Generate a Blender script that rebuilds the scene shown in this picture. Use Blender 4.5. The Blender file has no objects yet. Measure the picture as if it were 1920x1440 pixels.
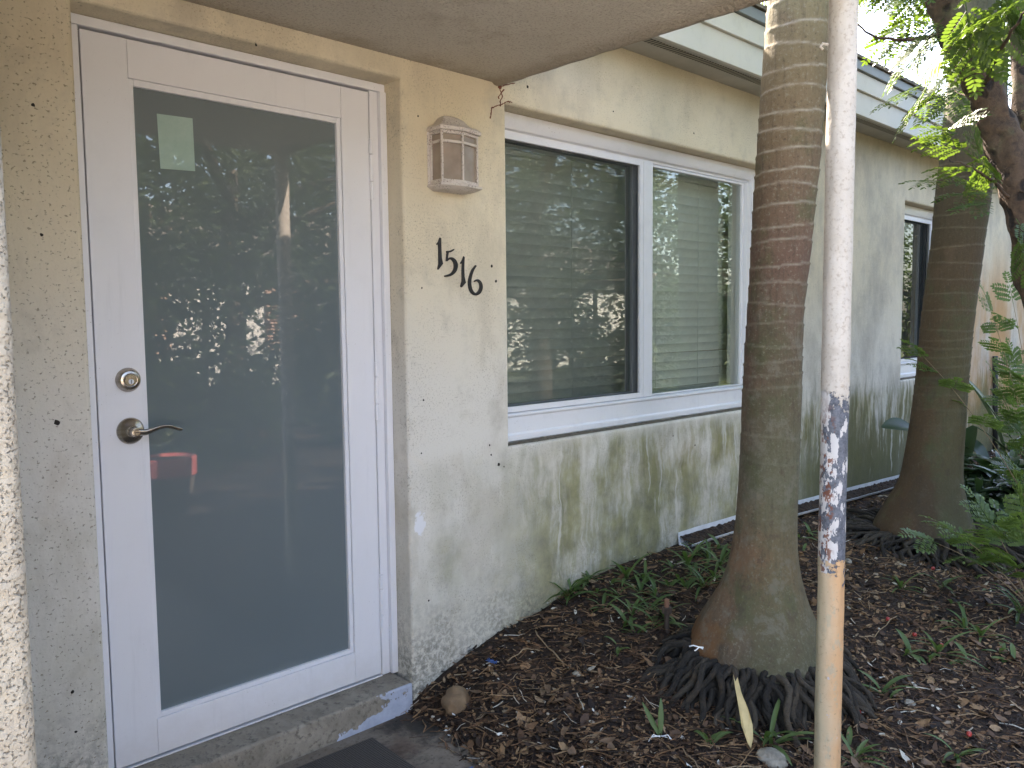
import bpy, bmesh, math, random
from mathutils import Vector, Matrix, noise

# ------------------------------------------------------------------ camera, sky, sun, exposure
C = bpy.context.scene.collection
scene = bpy.context.scene
F_PX, YAW, PITCH, ROLL = 1523.9, 0.7619, 0.0771, -0.0103
CAM = Vector((-0.7046, -2.2710, 1.2506))
_f = Vector((math.sin(YAW)*math.cos(PITCH), math.cos(YAW)*math.cos(PITCH), -math.sin(PITCH)))
_r0 = Vector((math.cos(YAW), -math.sin(YAW), 0)); _u0 = _r0.cross(_f)
_r = _r0*math.cos(ROLL) + _u0*math.sin(ROLL); _u = -_r0*math.sin(ROLL) + _u0*math.cos(ROLL)
cd = bpy.data.cameras.new('camera'); cam = bpy.data.objects.new('camera', cd); C.objects.link(cam)
cd.sensor_fit = 'HORIZONTAL'; cd.sensor_width = 36; cd.lens = 36*F_PX/1920; cd.clip_start = 0.05; cd.clip_end = 400
_m = Matrix((_r, _u, -_f)).transposed().to_4x4(); _m.translation = CAM; cam.matrix_world = _m
scene.camera = cam

SUN_EL, SUN_AZ = math.radians(43), math.radians(17)      # azimuth measured from +Y towards +X
w = bpy.data.worlds.new('World'); scene.world = w; w.use_nodes = True
wn = w.node_tree; bg = wn.nodes['Background']
sky = wn.nodes.new('ShaderNodeTexSky'); sky.sky_type = 'NISHITA'; sky.sun_disc = False
sky.sun_elevation = SUN_EL; sky.sun_rotation = SUN_AZ; sky.air_density = 1.0; sky.dust_density = 2.5; sky.ozone_density = 1.0
wn.links.new(sky.outputs[0], bg.inputs[0]); bg.inputs[1].default_value = 0.15
sd = bpy.data.lights.new('sun', 'SUN'); sun = bpy.data.objects.new('sun', sd); C.objects.link(sun)
sd.energy = 4.5; sd.angle = math.radians(0.5); sd.color = (1, .95, .86)
_s = Vector((math.sin(SUN_AZ)*math.cos(SUN_EL), math.cos(SUN_AZ)*math.cos(SUN_EL), math.sin(SUN_EL)))
sun.rotation_euler = _s.to_track_quat('Z', 'Y').to_euler()
vs = scene.view_settings; vs.view_transform = 'Standard'; vs.look = 'None'; vs.gamma = 1; vs.exposure = 2.95
vs.use_white_balance = True; vs.white_balance_temperature = 7100; vs.white_balance_tint = 17
scene.cycles.max_bounces = 10; scene.cycles.diffuse_bounces = 5; scene.cycles.transparent_max_bounces = 24
scene.cycles.sample_clamp_indirect = 6.0

rnd = random.Random(11)
U = rnd.uniform

# ------------------------------------------------------------------ survey helpers: photo pixel -> point on a known plane
def ray(px, py): return _f + _r*((px-960)/F_PX) + _u*((720-py)/F_PX)
def at_y(px, py, Y=0.0): d = ray(px, py); return CAM + d*((Y-CAM.y)/d.y)
def at_z(px, py, Z=0.0): d = ray(px, py); return CAM + d*((Z-CAM.z)/d.z)
def at_d(px, py, D): return CAM + ray(px, py)*D

# ------------------------------------------------------------------ material helpers
class NT:
    def __init__(s, name):
        s.m = bpy.data.materials.new(name); s.m.use_nodes = True; s.t = s.m.node_tree; s.t.nodes.clear()
        s.out = s.t.nodes.new('ShaderNodeOutputMaterial')
    def n(s, typ, ins=None, **props):
        nd = s.t.nodes.new(typ)
        for k, v in props.items(): setattr(nd, k, v)
        for k, v in (ins or {}).items(): s.set(nd.inputs[k], v)
        return nd
    def set(s, sock, v):
        if isinstance(v, bpy.types.NodeSocket): s.t.links.new(v, sock)
        elif isinstance(v, (tuple, list)) and sock.type == 'RGBA': sock.default_value = tuple(v)[:3] + (1,)
        else: sock.default_value = v
    def pos(s): return s.n('ShaderNodeNewGeometry').outputs['Position']
    def obj(s): return s.n('ShaderNodeTexCoord').outputs['Object']
    def island(s): return s.n('ShaderNodeNewGeometry').outputs['Random Per Island']
    def sep(s, v): o = s.n('ShaderNodeSeparateXYZ', {0: v}).outputs; return o[0], o[1], o[2]
    def scl(s, v, sc): return s.n('ShaderNodeMapping', {'Vector': v, 'Scale': sc}).outputs[0]
    def noise(s, v, scale=5, detail=3, rough=.5, dist=0):
        return s.n('ShaderNodeTexNoise', {'Vector': v, 'Scale': scale, 'Detail': detail, 'Roughness': rough, 'Distortion': dist}).outputs['Fac']
    def voro(s, v, scale=5, rand=1.0): return s.n('ShaderNodeTexVoronoi', {'Vector': v, 'Scale': scale, 'Randomness': rand}).outputs['Distance']
    def math(s, op, a, b=0.0, clamp=False):
        return s.n('ShaderNodeMath', {0: a, 1: b}, operation=op, use_clamp=clamp).outputs[0]
    def mul(s, *a):
        r = a[0]
        for b in a[1:]: r = s.math('MULTIPLY', r, b)
        return r
    def add(s, *a):
        r = a[0]
        for b in a[1:]: r = s.math('ADD', r, b)
        return r
    def rng(s, v, a, b, c=0.0, d=1.0, smooth=True):
        return s.n('ShaderNodeMapRange', {0: v, 1: a, 2: b, 3: c, 4: d}, interpolation_type='SMOOTHSTEP' if smooth else 'LINEAR', clamp=True).outputs[0]
    def mix(s, f, a, b, blend='MIX'):
        nd = s.n('ShaderNodeMix', data_type='RGBA', blend_type=blend)
        s.set(nd.inputs[0], f); s.set(nd.inputs[6], a); s.set(nd.inputs[7], b); return nd.outputs[2]
    def ramp(s, f, stops, interp='LINEAR'):
        nd = s.n('ShaderNodeValToRGB', {0: f}); cr = nd.color_ramp; cr.interpolation = interp
        while len(cr.elements) < len(stops): cr.elements.new(.5)
        for e, (p, c) in zip(cr.elements, stops): e.position = p; e.color = tuple(c)[:3] + (1,)
        return nd.outputs[0]
    def bump(s, h, strength=.5, dist=.01, normal=None):
        ins = {'Height': h, 'Strength': strength, 'Distance': dist}
        if normal is not None: ins['Normal'] = normal
        return s.n('ShaderNodeBump', ins).outputs[0]
    def bsdf(s, col, rough=.6, normal=None, **kw):
        ins = {'Base Color': col, 'Roughness': rough}
        if normal is not None: ins['Normal'] = normal
        for k, v in kw.items(): ins[k.replace('_', ' ')] = v
        return s.n('ShaderNodeBsdfPrincipled', ins).outputs[0]
    def done(s, sh): s.t.links.new(sh, s.out.inputs[0]); return s.m

def simple(name, col, rough=.6, var=.15, vscale=30, bump=0, bscale=80, metallic=0.0):
    t = NT(name); v = t.obj()
    n = t.noise(v, vscale, 4, .6)
    lo = tuple(c*(1-var) for c in col); hi = tuple(min(1, c*(1+var)) for c in col)
    nm = t.bump(t.noise(v, bscale, 3, .6), bump, .004) if bump else None
    return t.done(t.bsdf(t.ramp(n, [(.3, lo), (.7, hi)]), rough, nm, Metallic=metallic))

M = {}
# --- stucco wall, with its own algae, drips and grime
def wall_mat():
    t = NT('stucco_wall'); P = t.pos(); x, y, z = t.sep(P)
    big = t.noise(P, 1.6, 5, .6); mid = t.noise(P, 6, 6, .65); fine = t.noise(P, 120, 3, .6)
    col = t.ramp(big, [(.3, (.66, .57, .41)), (.7, (.73, .65, .50))])
    low = t.rng(t.add(z, t.mul(big, .8)), 2.0, 1.2)
    col = t.mix(t.mul(low, .85), col, (.71, .68, .62))  # paler lower wall: partly its own paint, partly sky light put into colour
    # worn lighter patches and dusky film
    col = t.mix(t.mul(t.rng(mid, .52, .70), .40), col, (.42, .38, .31))
    film = t.noise(t.scl(P, (2.6, 1, 1.5)), 1.0, 7, .7)
    col = t.mix(t.mul(t.rng(film, .40, .66), t.rng(x, 3.0, 4.0), .62), col, (.36, .32, .265))
    br = t.mul(t.rng(t.noise(t.scl(P, (2.5, 1, 1.2)), 1.0, 7, .7), .50, .62), .35)
    col = t.mix(br, col, (.46, .40, .31))
    col = t.mix(t.mul(t.rng(mid, .38, .24), .55), col, (.68, .64, .52))
    # dark pits, coarser left of the door
    coarse = t.rng(x, .05, -.05)
    pit1 = t.rng(t.noise(t.scl(P, (1, 1, 1.25)), 105, 2, .55), .60, .68)
    patch = t.rng(t.noise(P, 5.5, 6, .7), .40, .62, .18, 1.0)
    pit2 = t.mul(t.rng(t.noise(P, 150, 4, .7), .53, .66), patch)
    pits = t.math('MAXIMUM', t.mul(pit1, coarse), t.mul(pit2, t.math('SUBTRACT', 1.0, coarse)))
    col = t.mix(t.mul(pits, .62), col, (.20, .16, .10))
    # green algae in soft vertical runs below the windows
    warp = t.add(x, t.mul(t.noise(P, 5, 3, .6), .10))
    V2 = t.n('ShaderNodeCombineXYZ', {0: warp, 1: y, 2: z}).outputs[0]
    st = t.noise(t.scl(V2, (5.5, 1, 1.3)), 1.0, 7, .68); st2 = t.noise(t.scl(V2, (20, 1, 2.4)), 1.0, 5, .65)
    clump = t.noise(P, 2.6, 5, .65)
    s = t.add(t.mul(st, .60), t.mul(st2, .22), t.mul(clump, .50))
    hz = t.rng(z, .84, .15, 0, 1, False)
    under = t.rng(x, 1.25, 1.75, .25, 1.0)
    belowsill = t.rng(z, .80, .70)
    a = t.mul(t.rng(t.add(s, t.mul(hz, .12)), .55, .81), under, belowsill)
    gp = t.n('ShaderNodeVectorMath', {0: t.scl(P, (1.35, 1, .8)), 1: (1.53, 0, .30)}, operation='DISTANCE').outputs['Value']
    a = t.math('MAXIMUM', a, t.mul(t.rng(t.add(gp, t.mul(t.noise(P, 10, 6, .7), .22)), .30, .10), .62))
    col = t.mix(t.mul(t.rng(z, .78, .55), t.rng(z, .40, .60), t.rng(st, .44, .56), t.rng(x, 1.9, 2.6), .55), col, (.50, .36, .17))
    col = t.mix(t.mul(a, .85), col, t.ramp(t.noise(P, 9, 5, .65), [(.32, (.105, .105, .035)), (.68, (.30, .28, .10))]))
    # tall green tongues between the windows
    tg = t.mul(t.rng(t.add(st2, t.mul(st, .6), t.mul(t.rng(z, 1.05, .15, 0, 1, False), .62)), .94, 1.22), t.rng(x, 3.4, 4.2))
    col = t.mix(t.mul(tg, .82), col, (.115, .115, .045))
    # whitish mineral drips
    dn = t.noise(t.scl(V2, (15, 1, .9)), 1.0, 5, .6); dn2 = t.noise(P, 14, 3, .6)
    drip = t.mul(t.rng(t.add(dn, t.mul(dn2, .08)), .625, .68), t.rng(z, .05, .25), t.rng(z, .78, .70), t.rng(x, 1.42, 1.6))
    col = t.mix(t.mul(drip, .75), col, (.62, .60, .52))
    # grey-black mildew near the ground and ageing film lower right of the door
    md = t.mul(t.rng(t.add(z, t.mul(t.noise(P, 7, 6, .7), .6)), .66, .16), t.rng(t.noise(P, 45, 5, .75), .38, .60))
    col = t.mix(t.mul(md, .8), col, (.085, .08, .065))
    # rust coloured run-off at the far end
    og = t.mul(t.rng(x, 5.9, 7.2), t.rng(t.noise(t.scl(P, (2.2, 1, .8)), 1.0, 4, .6), .34, .58), t.rng(z, .1, .8), t.rng(z, 2.1, 1.2))
    col = t.mix(t.mul(og, .85), col, (.52, .27, .085))
    # soot under the eaves
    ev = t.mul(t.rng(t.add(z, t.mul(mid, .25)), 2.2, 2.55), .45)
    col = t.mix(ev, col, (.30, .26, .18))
    # bare white patch of missing paint
    wp = t.n('ShaderNodeVectorMath', {0: t.n('ShaderNodeMapping', {'Vector': P, 'Scale': (1.6, 1, .8)}).outputs[0], 1: (1.615, 0, .433)}, operation='DISTANCE').outputs['Value']
    col = t.mix(t.rng(t.add(wp, t.mul(t.noise(P, 22, 4, .7), .09)), .085, .075), col, (.78, .77, .78))
    h = t.add(t.mul(fine, .35), t.mul(t.noise(P, 38, 4, .6), .8), t.mul(pits, -.5), t.mul(t.noise(P, 7, 2, .5), 1.4))
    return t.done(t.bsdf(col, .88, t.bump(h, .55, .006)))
M['wall'] = wall_mat()

def coarse_mat():
    t = NT('coarse_stucco'); P = t.pos()
    pit = t.rng(t.noise(P, 330, 2, .5), .56, .72); big = t.noise(P, 5, 5, .6)
    col = t.ramp(big, [(.3, (.44, .37, .28)), (.7, (.54, .47, .36))])
    col = t.mix(t.mul(pit, .42), col, (.22, .18, .12))
    h = t.add(t.mul(pit, -1.2), t.noise(P, 60, 4, .6))
    return t.done(t.bsdf(col, .9, t.bump(h, .8, .008)))
M['coarse'] = coarse_mat()

def soffit_mat():
    t = NT('canopy_stucco'); P = t.pos(); x, y, z = t.sep(P)
    col = t.ramp(t.noise(P, 2.2, 5, .65), [(.3, (.52, .475, .395)), (.7, (.60, .555, .47))])
    # brown damp line along the drip edge and the wall
    e = t.mul(t.rng(t.add(x, t.mul(t.noise(P, 9, 4, .7), .10)), 1.33, 1.47), .5)
    col = t.mix(e, col, (.27, .19, .12))
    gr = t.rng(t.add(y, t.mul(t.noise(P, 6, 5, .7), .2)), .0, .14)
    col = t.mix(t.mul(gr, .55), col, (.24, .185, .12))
    h = t.add(t.noise(P, 85, 3, .6), t.mul(t.noise(P, 30, 3, .6), .8))
    col = t.mix(t.mul(t.rng(t.noise(P, 130, 3, .6), .50, .66), .5), col, (.26, .22, .17))
    col = t.mix(t.mul(t.rng(t.noise(P, 3.5, 6, .7), .50, .68), .45), col, (.33, .27, .20))
    return t.done(t.bsdf(col, .9, t.bump(h, .9, .010)))
M['soffit'] = soffit_mat()

def white_mat(name, col, rough, dirt=.2):
    t = NT(name); P = t.obj(); x, y, z = t.sep(P)
    g = t.rng(t.noise(P, 9, 6, .7), .5, .75)
    sp = t.mul(t.rng(t.noise(P, 160, 2, .5), .68, .74), t.rng(t.noise(P, 3.1, 3, .5), .42, .65))
    c = t.mix(t.mul(g, dirt), col, tuple(k*.72 for k in col))
    rub = t.mul(t.rng(t.noise(t.scl(P, (30, 1, 2)), 1.0, 5, .7), .55, .75), .22)
    c = t.mix(rub, c, tuple(k*.7 for k in col))
    splash = t.mul(t.rng(t.add(z, t.mul(t.noise(P, 25, 5, .7), .12)), .20, .02), .35)
    c = t.mix(splash, c, (.42, .38, .34))
    c = t.mix(t.mul(sp, .6), c, (.22, .19, .16))
    return t.done(t.bsdf(c, rough, t.bump(t.noise(P, 14, 3, .5), .06, .004)))
M['door_white'] = white_mat('white_painted_aluminium', (.76, .76, .79), .38, .10)
M['frame_white'] = white_mat('white_vinyl', (.74, .74, .76), .42, .30)
M['trim_white'] = white_mat('weathered_white_board', (.60, .58, .53), .55, .40)

M['black'] = simple('black_gasket', (.012, .012, .012), .7)
M['hole'] = simple('dark_hole', (.022, .016, .012), .9)
M['numeral'] = simple('black_iron_paint', (.018, .016, .018), .42, .3, 60, .2, 160)

def door_glass():
    t = NT('frosted_door_glass'); P = t.obj()
    col = t.ramp(t.noise(P, 1.3, 3, .5), [(.3, (.140, .172, .182)), (.7, (.154, .186, .196))])
    return t.done(t.bsdf(col, .012, None, IOR=1.52, Specular_IOR_Level=.95))
M['door_glass'] = door_glass()
def pale_green():
    t = NT('pale_green_sheet'); P = t.obj()
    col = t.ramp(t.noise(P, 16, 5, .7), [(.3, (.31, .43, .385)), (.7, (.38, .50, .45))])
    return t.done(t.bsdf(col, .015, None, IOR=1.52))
M['pale_green'] = pale_green()
def nickel():
    t = NT('brushed_nickel'); P = t.obj()
    col = t.ramp(t.noise(t.scl(P, (1, 1, 40)), 6, 3, .6), [(.3, (.36, .31, .26)), (.7, (.50, .45, .39))])
    return t.done(t.bsdf(col, .27, None, Metallic=1.0, Anisotropic=.6))
M['nickel'] = nickel()
M['slot'] = simple('key_slot', (.01, .01, .01), .5)

def pane(name, tint=(1, 1, 1), k=1.9):
    t = NT(name)
    fr = t.n('ShaderNodeFresnel', {'IOR': 1.5}).outputs[0]
    fac = t.math('MINIMUM', t.math('MULTIPLY', fr, k), 1.0)
    tr = t.n('ShaderNodeBsdfTransparent', {'Color': tint}).outputs[0]
    gl = t.n('ShaderNodeBsdfGlossy', {'Color': (.95, 1, .98), 'Roughness': .0}).outputs[0]
    mx = t.n('ShaderNodeMixShader', {0: fac}); t.t.links.new(tr, mx.inputs[1]); t.t.links.new(gl, mx.inputs[2])
    return t.done(mx.outputs[0])
M['glass'] = pane('window_glass', (.90, .95, .92), 2.2)
def screen():
    t = NT('insect_screen'); P = t.obj()
    df = t.n('ShaderNodeBsdfDiffuse', {'Color': t.ramp(t.noise(P, 8, 4, .6), [(.3, (.035, .037, .035)), (.7, (.05, .053, .05))])}).outputs[0]
    tr = t.n('ShaderNodeBsdfTransparent').outputs[0]
    mx = t.n('ShaderNodeMixShader', {0: .36}); t.t.links.new(tr, mx.inputs[1]); t.t.links.new(df, mx.inputs[2])
    return t.done(mx.outputs[0])
M['screen'] = screen()
M['blind'] = simple('blind_slat', (.80, .84, .79), .5, .05)
M['curtain'] = simple('dark_curtain', (.10, .12, .14), .9, .2, 8)
M['silldirt'] = simple('crumbly_sill_dirt', (.13, .105, .07), .95, .75, 60, .8, 120)
M['room'] = simple('dim_room', (.25, .24, .22), .9)

def lamp_metal():
    t = NT('flaking_white_metal'); P = t.obj()
    f = t.mul(t.rng(t.noise(P, 210, 4, .65), .52, .60), t.rng(t.noise(P, 28, 3, .6), .40, .58))
    c = t.mix(f, (.62, .56, .52), (.24, .19, .17))
    return t.done(t.bsdf(c, .6, t.bump(f, -.4, .003)))
M['lamp_metal'] = lamp_metal()
def lamp_glass():
    t = NT('frosted_lamp_glass'); P = t.obj()
    c = t.ramp(t.noise(P, 14, 3, .5), [(.3, (.26, .205, .165)), (.7, (.38, .31, .26))])
    return t.done(t.bsdf(c, .28, None, Subsurface_Weight=.15))
M['lamp_glass'] = lamp_glass()

def concrete(name, a, b, wet=False):
    t = NT(name); P = t.pos(); x, y, z = t.sep(P)
    n = t.noise(P, 9, 7, .7); c = t.ramp(n, [(.32, a), (.68, b)])
    c = t.mix(t.mul(t.rng(t.noise(P, 70, 4, .7), .52, .66), .6), c, tuple(k*.4 for k in a))
    if wet:
        s = t.rng(t.add(t.noise(P, 3.5, 6, .7), t.mul(x, .5)), .80, 1.0)
        c = t.mix(t.mul(s, .92), c, (.022, .018, .014))
        c = t.mix(t.mul(t.rng(t.noise(P, 6, 4, .6), .55, .7), .5), c, (.10, .055, .035))
    h = t.add(n, t.mul(t.noise(P, 110, 3, .6), .4))
    return t.done(t.bsdf(c, .85, t.bump(h, .5, .008)))
M['floor'] = concrete('porch_concrete', (.15, .115, .085), (.24, .20, .155), True)
M['bounce_slab'] = concrete('bounce_concrete', (.42, .39, .34), (.55, .51, .45))
def step_mat():
    t = NT('step_concrete'); P = t.pos(); x, y, z = t.sep(P)
    n = t.noise(P, 11, 7, .7)
    conc = t.ramp(n, [(.3, (.17, .145, .11)), (.7, (.33, .29, .23))])
    conc = t.mix(t.mul(t.rng(t.noise(P, 45, 5, .7), .5, .68), .7), conc, (.07, .06, .05))
    # pale blue-grey paint left on the riser, mostly at its right end and lower edge
    k = t.add(t.mul(t.noise(P, 10, 5, .65), .55), t.rng(x, .55, .95, 0, .42, False), t.rng(z, -.04, -.11, 0, .22, False))
    k = t.mul(t.rng(k, .585, .60), t.rng(y, -.012, -.016))
    c = t.mix(k, conc, t.ramp(t.noise(P, 30, 4, .6), [(.3, (.33, .36, .44)), (.7, (.43, .46, .54))]))
    h = t.add(n, t.mul(k, .5), t.mul(t.noise(P, 120, 3, .6), .3))
    return t.done(t.bsdf(c, .8, t.bump(h, .6, .008)))
M['step'] = step_mat()
def mat_rubber():
    t = NT('ribbed_mat'); P = t.obj(); x, y, z = t.sep(P)
    r = t.math('SINE', t.mul(y, 2*math.pi/.0085)); r2 = t.math('SINE', t.mul(x, 2*math.pi/.006))
    n = t.noise(P, 130, 3, .6)
    h = t.add(t.mul(r, .6), t.mul(r2, .25), t.mul(n, .8))
    c = t.ramp(t.add(t.mul(h, .3), .2), [(.15, (.022, .020, .018)), (.8, (.19, .165, .14))])
    return t.done(t.bsdf(c, .95, t.bump(h, .8, .003)))
M['mat'] = mat_rubber()

def vent_mat():
    t = NT('soffit_vent_metal'); P = t.pos(); x, y, z = t.sep(P)
    s = t.rng(t.math('SINE', t.mul(x, 2*math.pi/.022)), -.1, .25)
    return t.done(t.bsdf(t.mix(s, (.30, .27, .22), (.03, .027, .02)), .6))
M['vent'] = vent_mat()
M['eave_soffit'] = simple('eave_soffit_paint', (.42, .40, .36), .7, .12, 5)
M['flashing'] = simple('grey_metal_flashing', (.20, .22, .23), .5, .12, 6)
M['shingle'] = simple('old_shingle', (.17, .145, .12), .95, .5, 25, .6, 60)

# --- palm trunks: ring value arrives as a vertex attribute made with the scars' geometry
def palm_mat(name, tones, base, lich=.6, orange=.8, scar=(.36, .32, .24)):
    t = NT(name); P = t.obj(); x, y, z = t.sep(P); x = t.add(x, -base[0]); y = t.add(y, -base[1])
    ring = t.n('ShaderNodeAttribute', attribute_name='ring').outputs['Fac']
    big = t.noise(P, 5, 6, .68); fine = t.noise(t.scl(P, (70, 70, 9)), 1.0, 4, .65); sp = t.noise(P, 85, 4, .7)
    zz = t.add(z, t.mul(big, .5), -.25)
    c = t.ramp(t.rng(zz, 0, 2.6, 0, 1, False), tones)
    c = t.mix(t.mul(t.rng(big, .50, .66), .65), c, (.085, .092, .04))       # moss
    c = t.mix(t.mul(t.rng(t.noise(P, 3.2, 4, .6), .54, .66), .55), c, (.14, .09, .055))
    c = t.mix(t.mul(t.rng(sp, .55, .68), lich), c, (.27, .25, .18))          # pale lichen flecks
    c = t.mix(t.mul(t.rng(sp, .44, .32), .5), c, (.05, .04, .028))
    c = t.mix(t.mul(t.rng(t.noise(P, 24, 5, .75), .66, .72), t.rng(z, 1.5, .7), .55), c, (.05, .07, .03))
    c = t.mix(t.mul(t.rng(fine, .5, .7), .35), c, (.06, .045, .03))
    c = t.mix(t.mul(ring, t.rng(t.noise(P, 20, 4, .6), .30, .55, .25, 1.0), t.rng(z, 1.0, 1.9, .30, .95)), c, scar)
    c = t.mix(t.mul(t.rng(t.add(t.mul(x, -2.4), t.mul(y, 2.4), t.mul(big, .9)), .60, .85), t.rng(z, .75, .4), orange), c, (.20, .085, .028))
    c = t.mix(t.mul(t.rng(t.add(t.mul(x, 1.2), t.mul(y, -2.6), t.mul(big, 1.1)), .60, .86), t.rng(z, 1.5, .9), .42), c, (.085, .10, .045))
    mot = t.noise(P, 13, 7, .75)
    c = t.mix(t.mul(t.rng(mot, .50, .62), t.rng(z, 1.6, 1.1), lich, .9), c, (.185, .165, .12))
    c = t.mix(t.mul(t.rng(mot, .46, .34), t.rng(z, 1.6, 1.1), .55), c, (.075, .05, .034))
    h = t.add(fine, t.mul(sp, .7), t.mul(t.noise(P, 16, 4, .6), .8))
    return t.done(t.bsdf(c, .9, t.bump(h, .6, .006)))
M['palm1'] = palm_mat('palm_bark_mossy', [(0, (.085, .075, .05)), (.14, (.20, .115, .06)), (.26, (.155, .13, .085)), (.38, (.145, .09, .06)), (.55, (.15, .088, .060)), (.75, (.18, .135, .075)), (1, (.20, .18, .09))], (1.80, -.76))
M['palm2'] = palm_mat('palm_bark_brown', [(0, (.075, .052, .03)), (.2, (.105, .065, .032)), (.5, (.10, .065, .034)), (.75, (.085, .065, .04)), (1, (.11, .105, .075))], (4.02, -.60), .15, .15, (.17, .14, .09))
def root_mat():
    t = NT('palm_root'); P = t.obj()
    isl = t.island()
    c = t.ramp(isl, [(0, (.020, .016, .012)), (.6, (.050, .040, .029)), (1, (.085, .066, .045))])
    c = t.mix(t.mul(t.rng(t.noise(P, 45, 5, .7), .5, .7), .6), c, (.022, .017, .011))
    c = t.mix(t.mul(t.rng(t.noise(P, 13, 5, .7), .52, .68), .5), c, (.085, .055, .03))
    return t.done(t.bsdf(c, .95, t.bump(t.add(t.noise(P, 90, 4, .7), t.mul(t.noise(P, 40, 3, .6), 1.2)), 1.0, .010)))
M['root'] = root_mat()

def post_mat():
    t = NT('layered_post_paint'); P = t.obj(); x, y, z = t.sep(P)
    n1 = t.noise(P, 18, 6, .68); n2 = t.noise(t.scl(P, (1, 1, .45)), 30, 5, .65); n3 = t.noise(P, 90, 4, .7)
    upper = t.ramp(t.noise(P, 6, 5, .6), [(.3, (.55, .48, .40)), (.7, (.68, .61, .53))])
    upper = t.mix(t.mul(t.rng(n3, .52, .66), .55), upper, (.36, .27, .19))
    upper = t.mix(t.mul(t.rng(n1, .55, .70), .4), upper, (.44, .36, .28))
    # middle, where flaking has bared blue-grey primer, white paint and rust
    blue = t.ramp(n3, [(.3, (.06, .065, .08)), (.7, (.20, .21, .24))])
    mid = t.mix(t.rng(t.add(n2, t.mul(y, -2.6)), .505, .52), (.64, .60, .57), blue)
    rust = t.rng(t.noise(t.scl(P, (1, 1, .6)), 75, 4, .6), .545, .57)
    mid = t.mix(t.mul(rust, t.rng(z, 1.22, 1.0), t.rng(y, -.022, -.008), .9), mid, (.20, .065, .03))
    lower = t.ramp(t.add(t.mul(t.noise(P, 5, 4, .6), .55), t.mul(y, -7.0), .12), [(.20, (.50, .43, .28)), (.45, (.62, .45, .28)), (.62, (.66, .39, .20))])
    lower = t.mix(t.mul(t.rng(t.noise(t.scl(P, (1, 1, .5)), 26, 6, .75), .56, .62), .6), lower, (.46, .40, .28))
    lower = t.mix(t.mul(t.rng(n3, .58, .68), .5), lower, (.30, .20, .11))
    lower = t.mix(t.rng(t.add(n1, t.mul(n2, .3)), .82, .83), lower, (.50, .47, .50))
    e1 = t.add(z, t.mul(n1, .34), t.mul(n2, .16), t.mul(n3, .05), -.145)
    c = t.mix(t.rng(e1, 1.295, 1.305), mid, upper)
    e2 = t.add(z, t.mul(n1, .32), t.mul(n2, .08), t.mul(y, -.5), -.09)
    k2 = t.rng(e2, .835, .825); c = t.mix(k2, c, lower)
    h = t.add(t.mul(t.noise(P, 55, 4, .6), .7), t.mul(t.rng(e1, 1.295, 1.305), 1.0), t.mul(k2, .8), t.mul(n3, .3))
    return t.done(t.bsdf(c, .6, t.bump(h, .8, .004)))
M['post'] = post_mat()

def ground_mat():
    t = NT('mulch_soil'); P = t.pos(); x, y, z = t.sep(P)
    d = t.n('ShaderNodeVectorMath', {0: P, 1: (3.5, -.8, 0)}, operation='DISTANCE').outputs['Value']
    n = t.noise(P, 26, 6, .75); v = t.voro(P, 55)
    c = t.ramp(n, [(.3, (.010, .006, .004)), (.5, (.034, .018, .009)), (.72, (.085, .045, .023))])
    lawn = t.ramp(t.noise(P, 3, 6, .7), [(.3, (.06, .085, .02)), (.7, (.13, .15, .05))])
    c = t.mix(t.rng(d, 6.0, 8.0), c, lawn)
    return t.done(t.bsdf(c, .95, t.bump(t.add(n, t.mul(v, .8)), .9, .02)))
M['ground'] = ground_mat()
def litter_mat():
    t = NT('leaf_litter'); i = t.island(); P = t.pos()
    c = t.ramp(i, [(0, (.014, .008, .005)), (.25, (.045, .022, .011)), (.48, (.105, .052, .024)), (.72, (.21, .112, .052)), (.90, (.34, .205, .10)), (.975, (.32, .23, .14)), (.985, (.60, .55, .45))], 'CONSTANT' if False else 'LINEAR')
    c = t.mix(t.mul(t.rng(t.noise(P, 90, 4, .7), .45, .7), .5), c, (.02, .013, .009))
    return t.done(t.bsdf(c, .7, t.bump(t.noise(P, 140, 3, .6), .4, .003)))
M['litter'] = litter_mat()

def leaf_mat(name, a, b, trans, tcol, rough=.45):
    t = NT(name); i = t.island()
    col = t.ramp(i, [(0, a), (1, b)])
    bs = t.bsdf(col, rough)
    tl = t.n('ShaderNodeBsdfTranslucent', {'Color': tcol}).outputs[0]
    mx = t.n('ShaderNodeMixShader', {0: trans}); t.t.links.new(bs, mx.inputs[1]); t.t.links.new(tl, mx.inputs[2])
    return t.done(mx.outputs[0])
M['fern'] = leaf_mat('pinnate_leaf', (.025, .055, .014), (.06, .10, .025), .33, (.16, .26, .025))
M['sapling'] = leaf_mat('sapling_leaf', (.06, .115, .03), (.13, .20, .055), .35, (.24, .36, .06))
M['frond'] = leaf_mat('palm_leaf', (.05, .09, .03), (.10, .14, .05), .35, (.20, .30, .05))
M['darkleaf'] = leaf_mat('dark_broad_leaf', (.022, .045, .020), (.05, .085, .035), .18, (.07, .14, .03), .3)
M['weed'] = leaf_mat('weed_blade', (.05, .10, .024), (.115, .175, .055), .28, (.16, .28, .05))
M['tree_leaf'] = leaf_mat('treeline_leaf', (.014, .024, .009), (.040, .058, .018), .22, (.10, .16, .02))  # leaves darkened, standing in for shade under their own canopy
M['bark'] = simple('dark_bark', (.10, .075, .055), .95, .5, 18, .8, 40)
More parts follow.
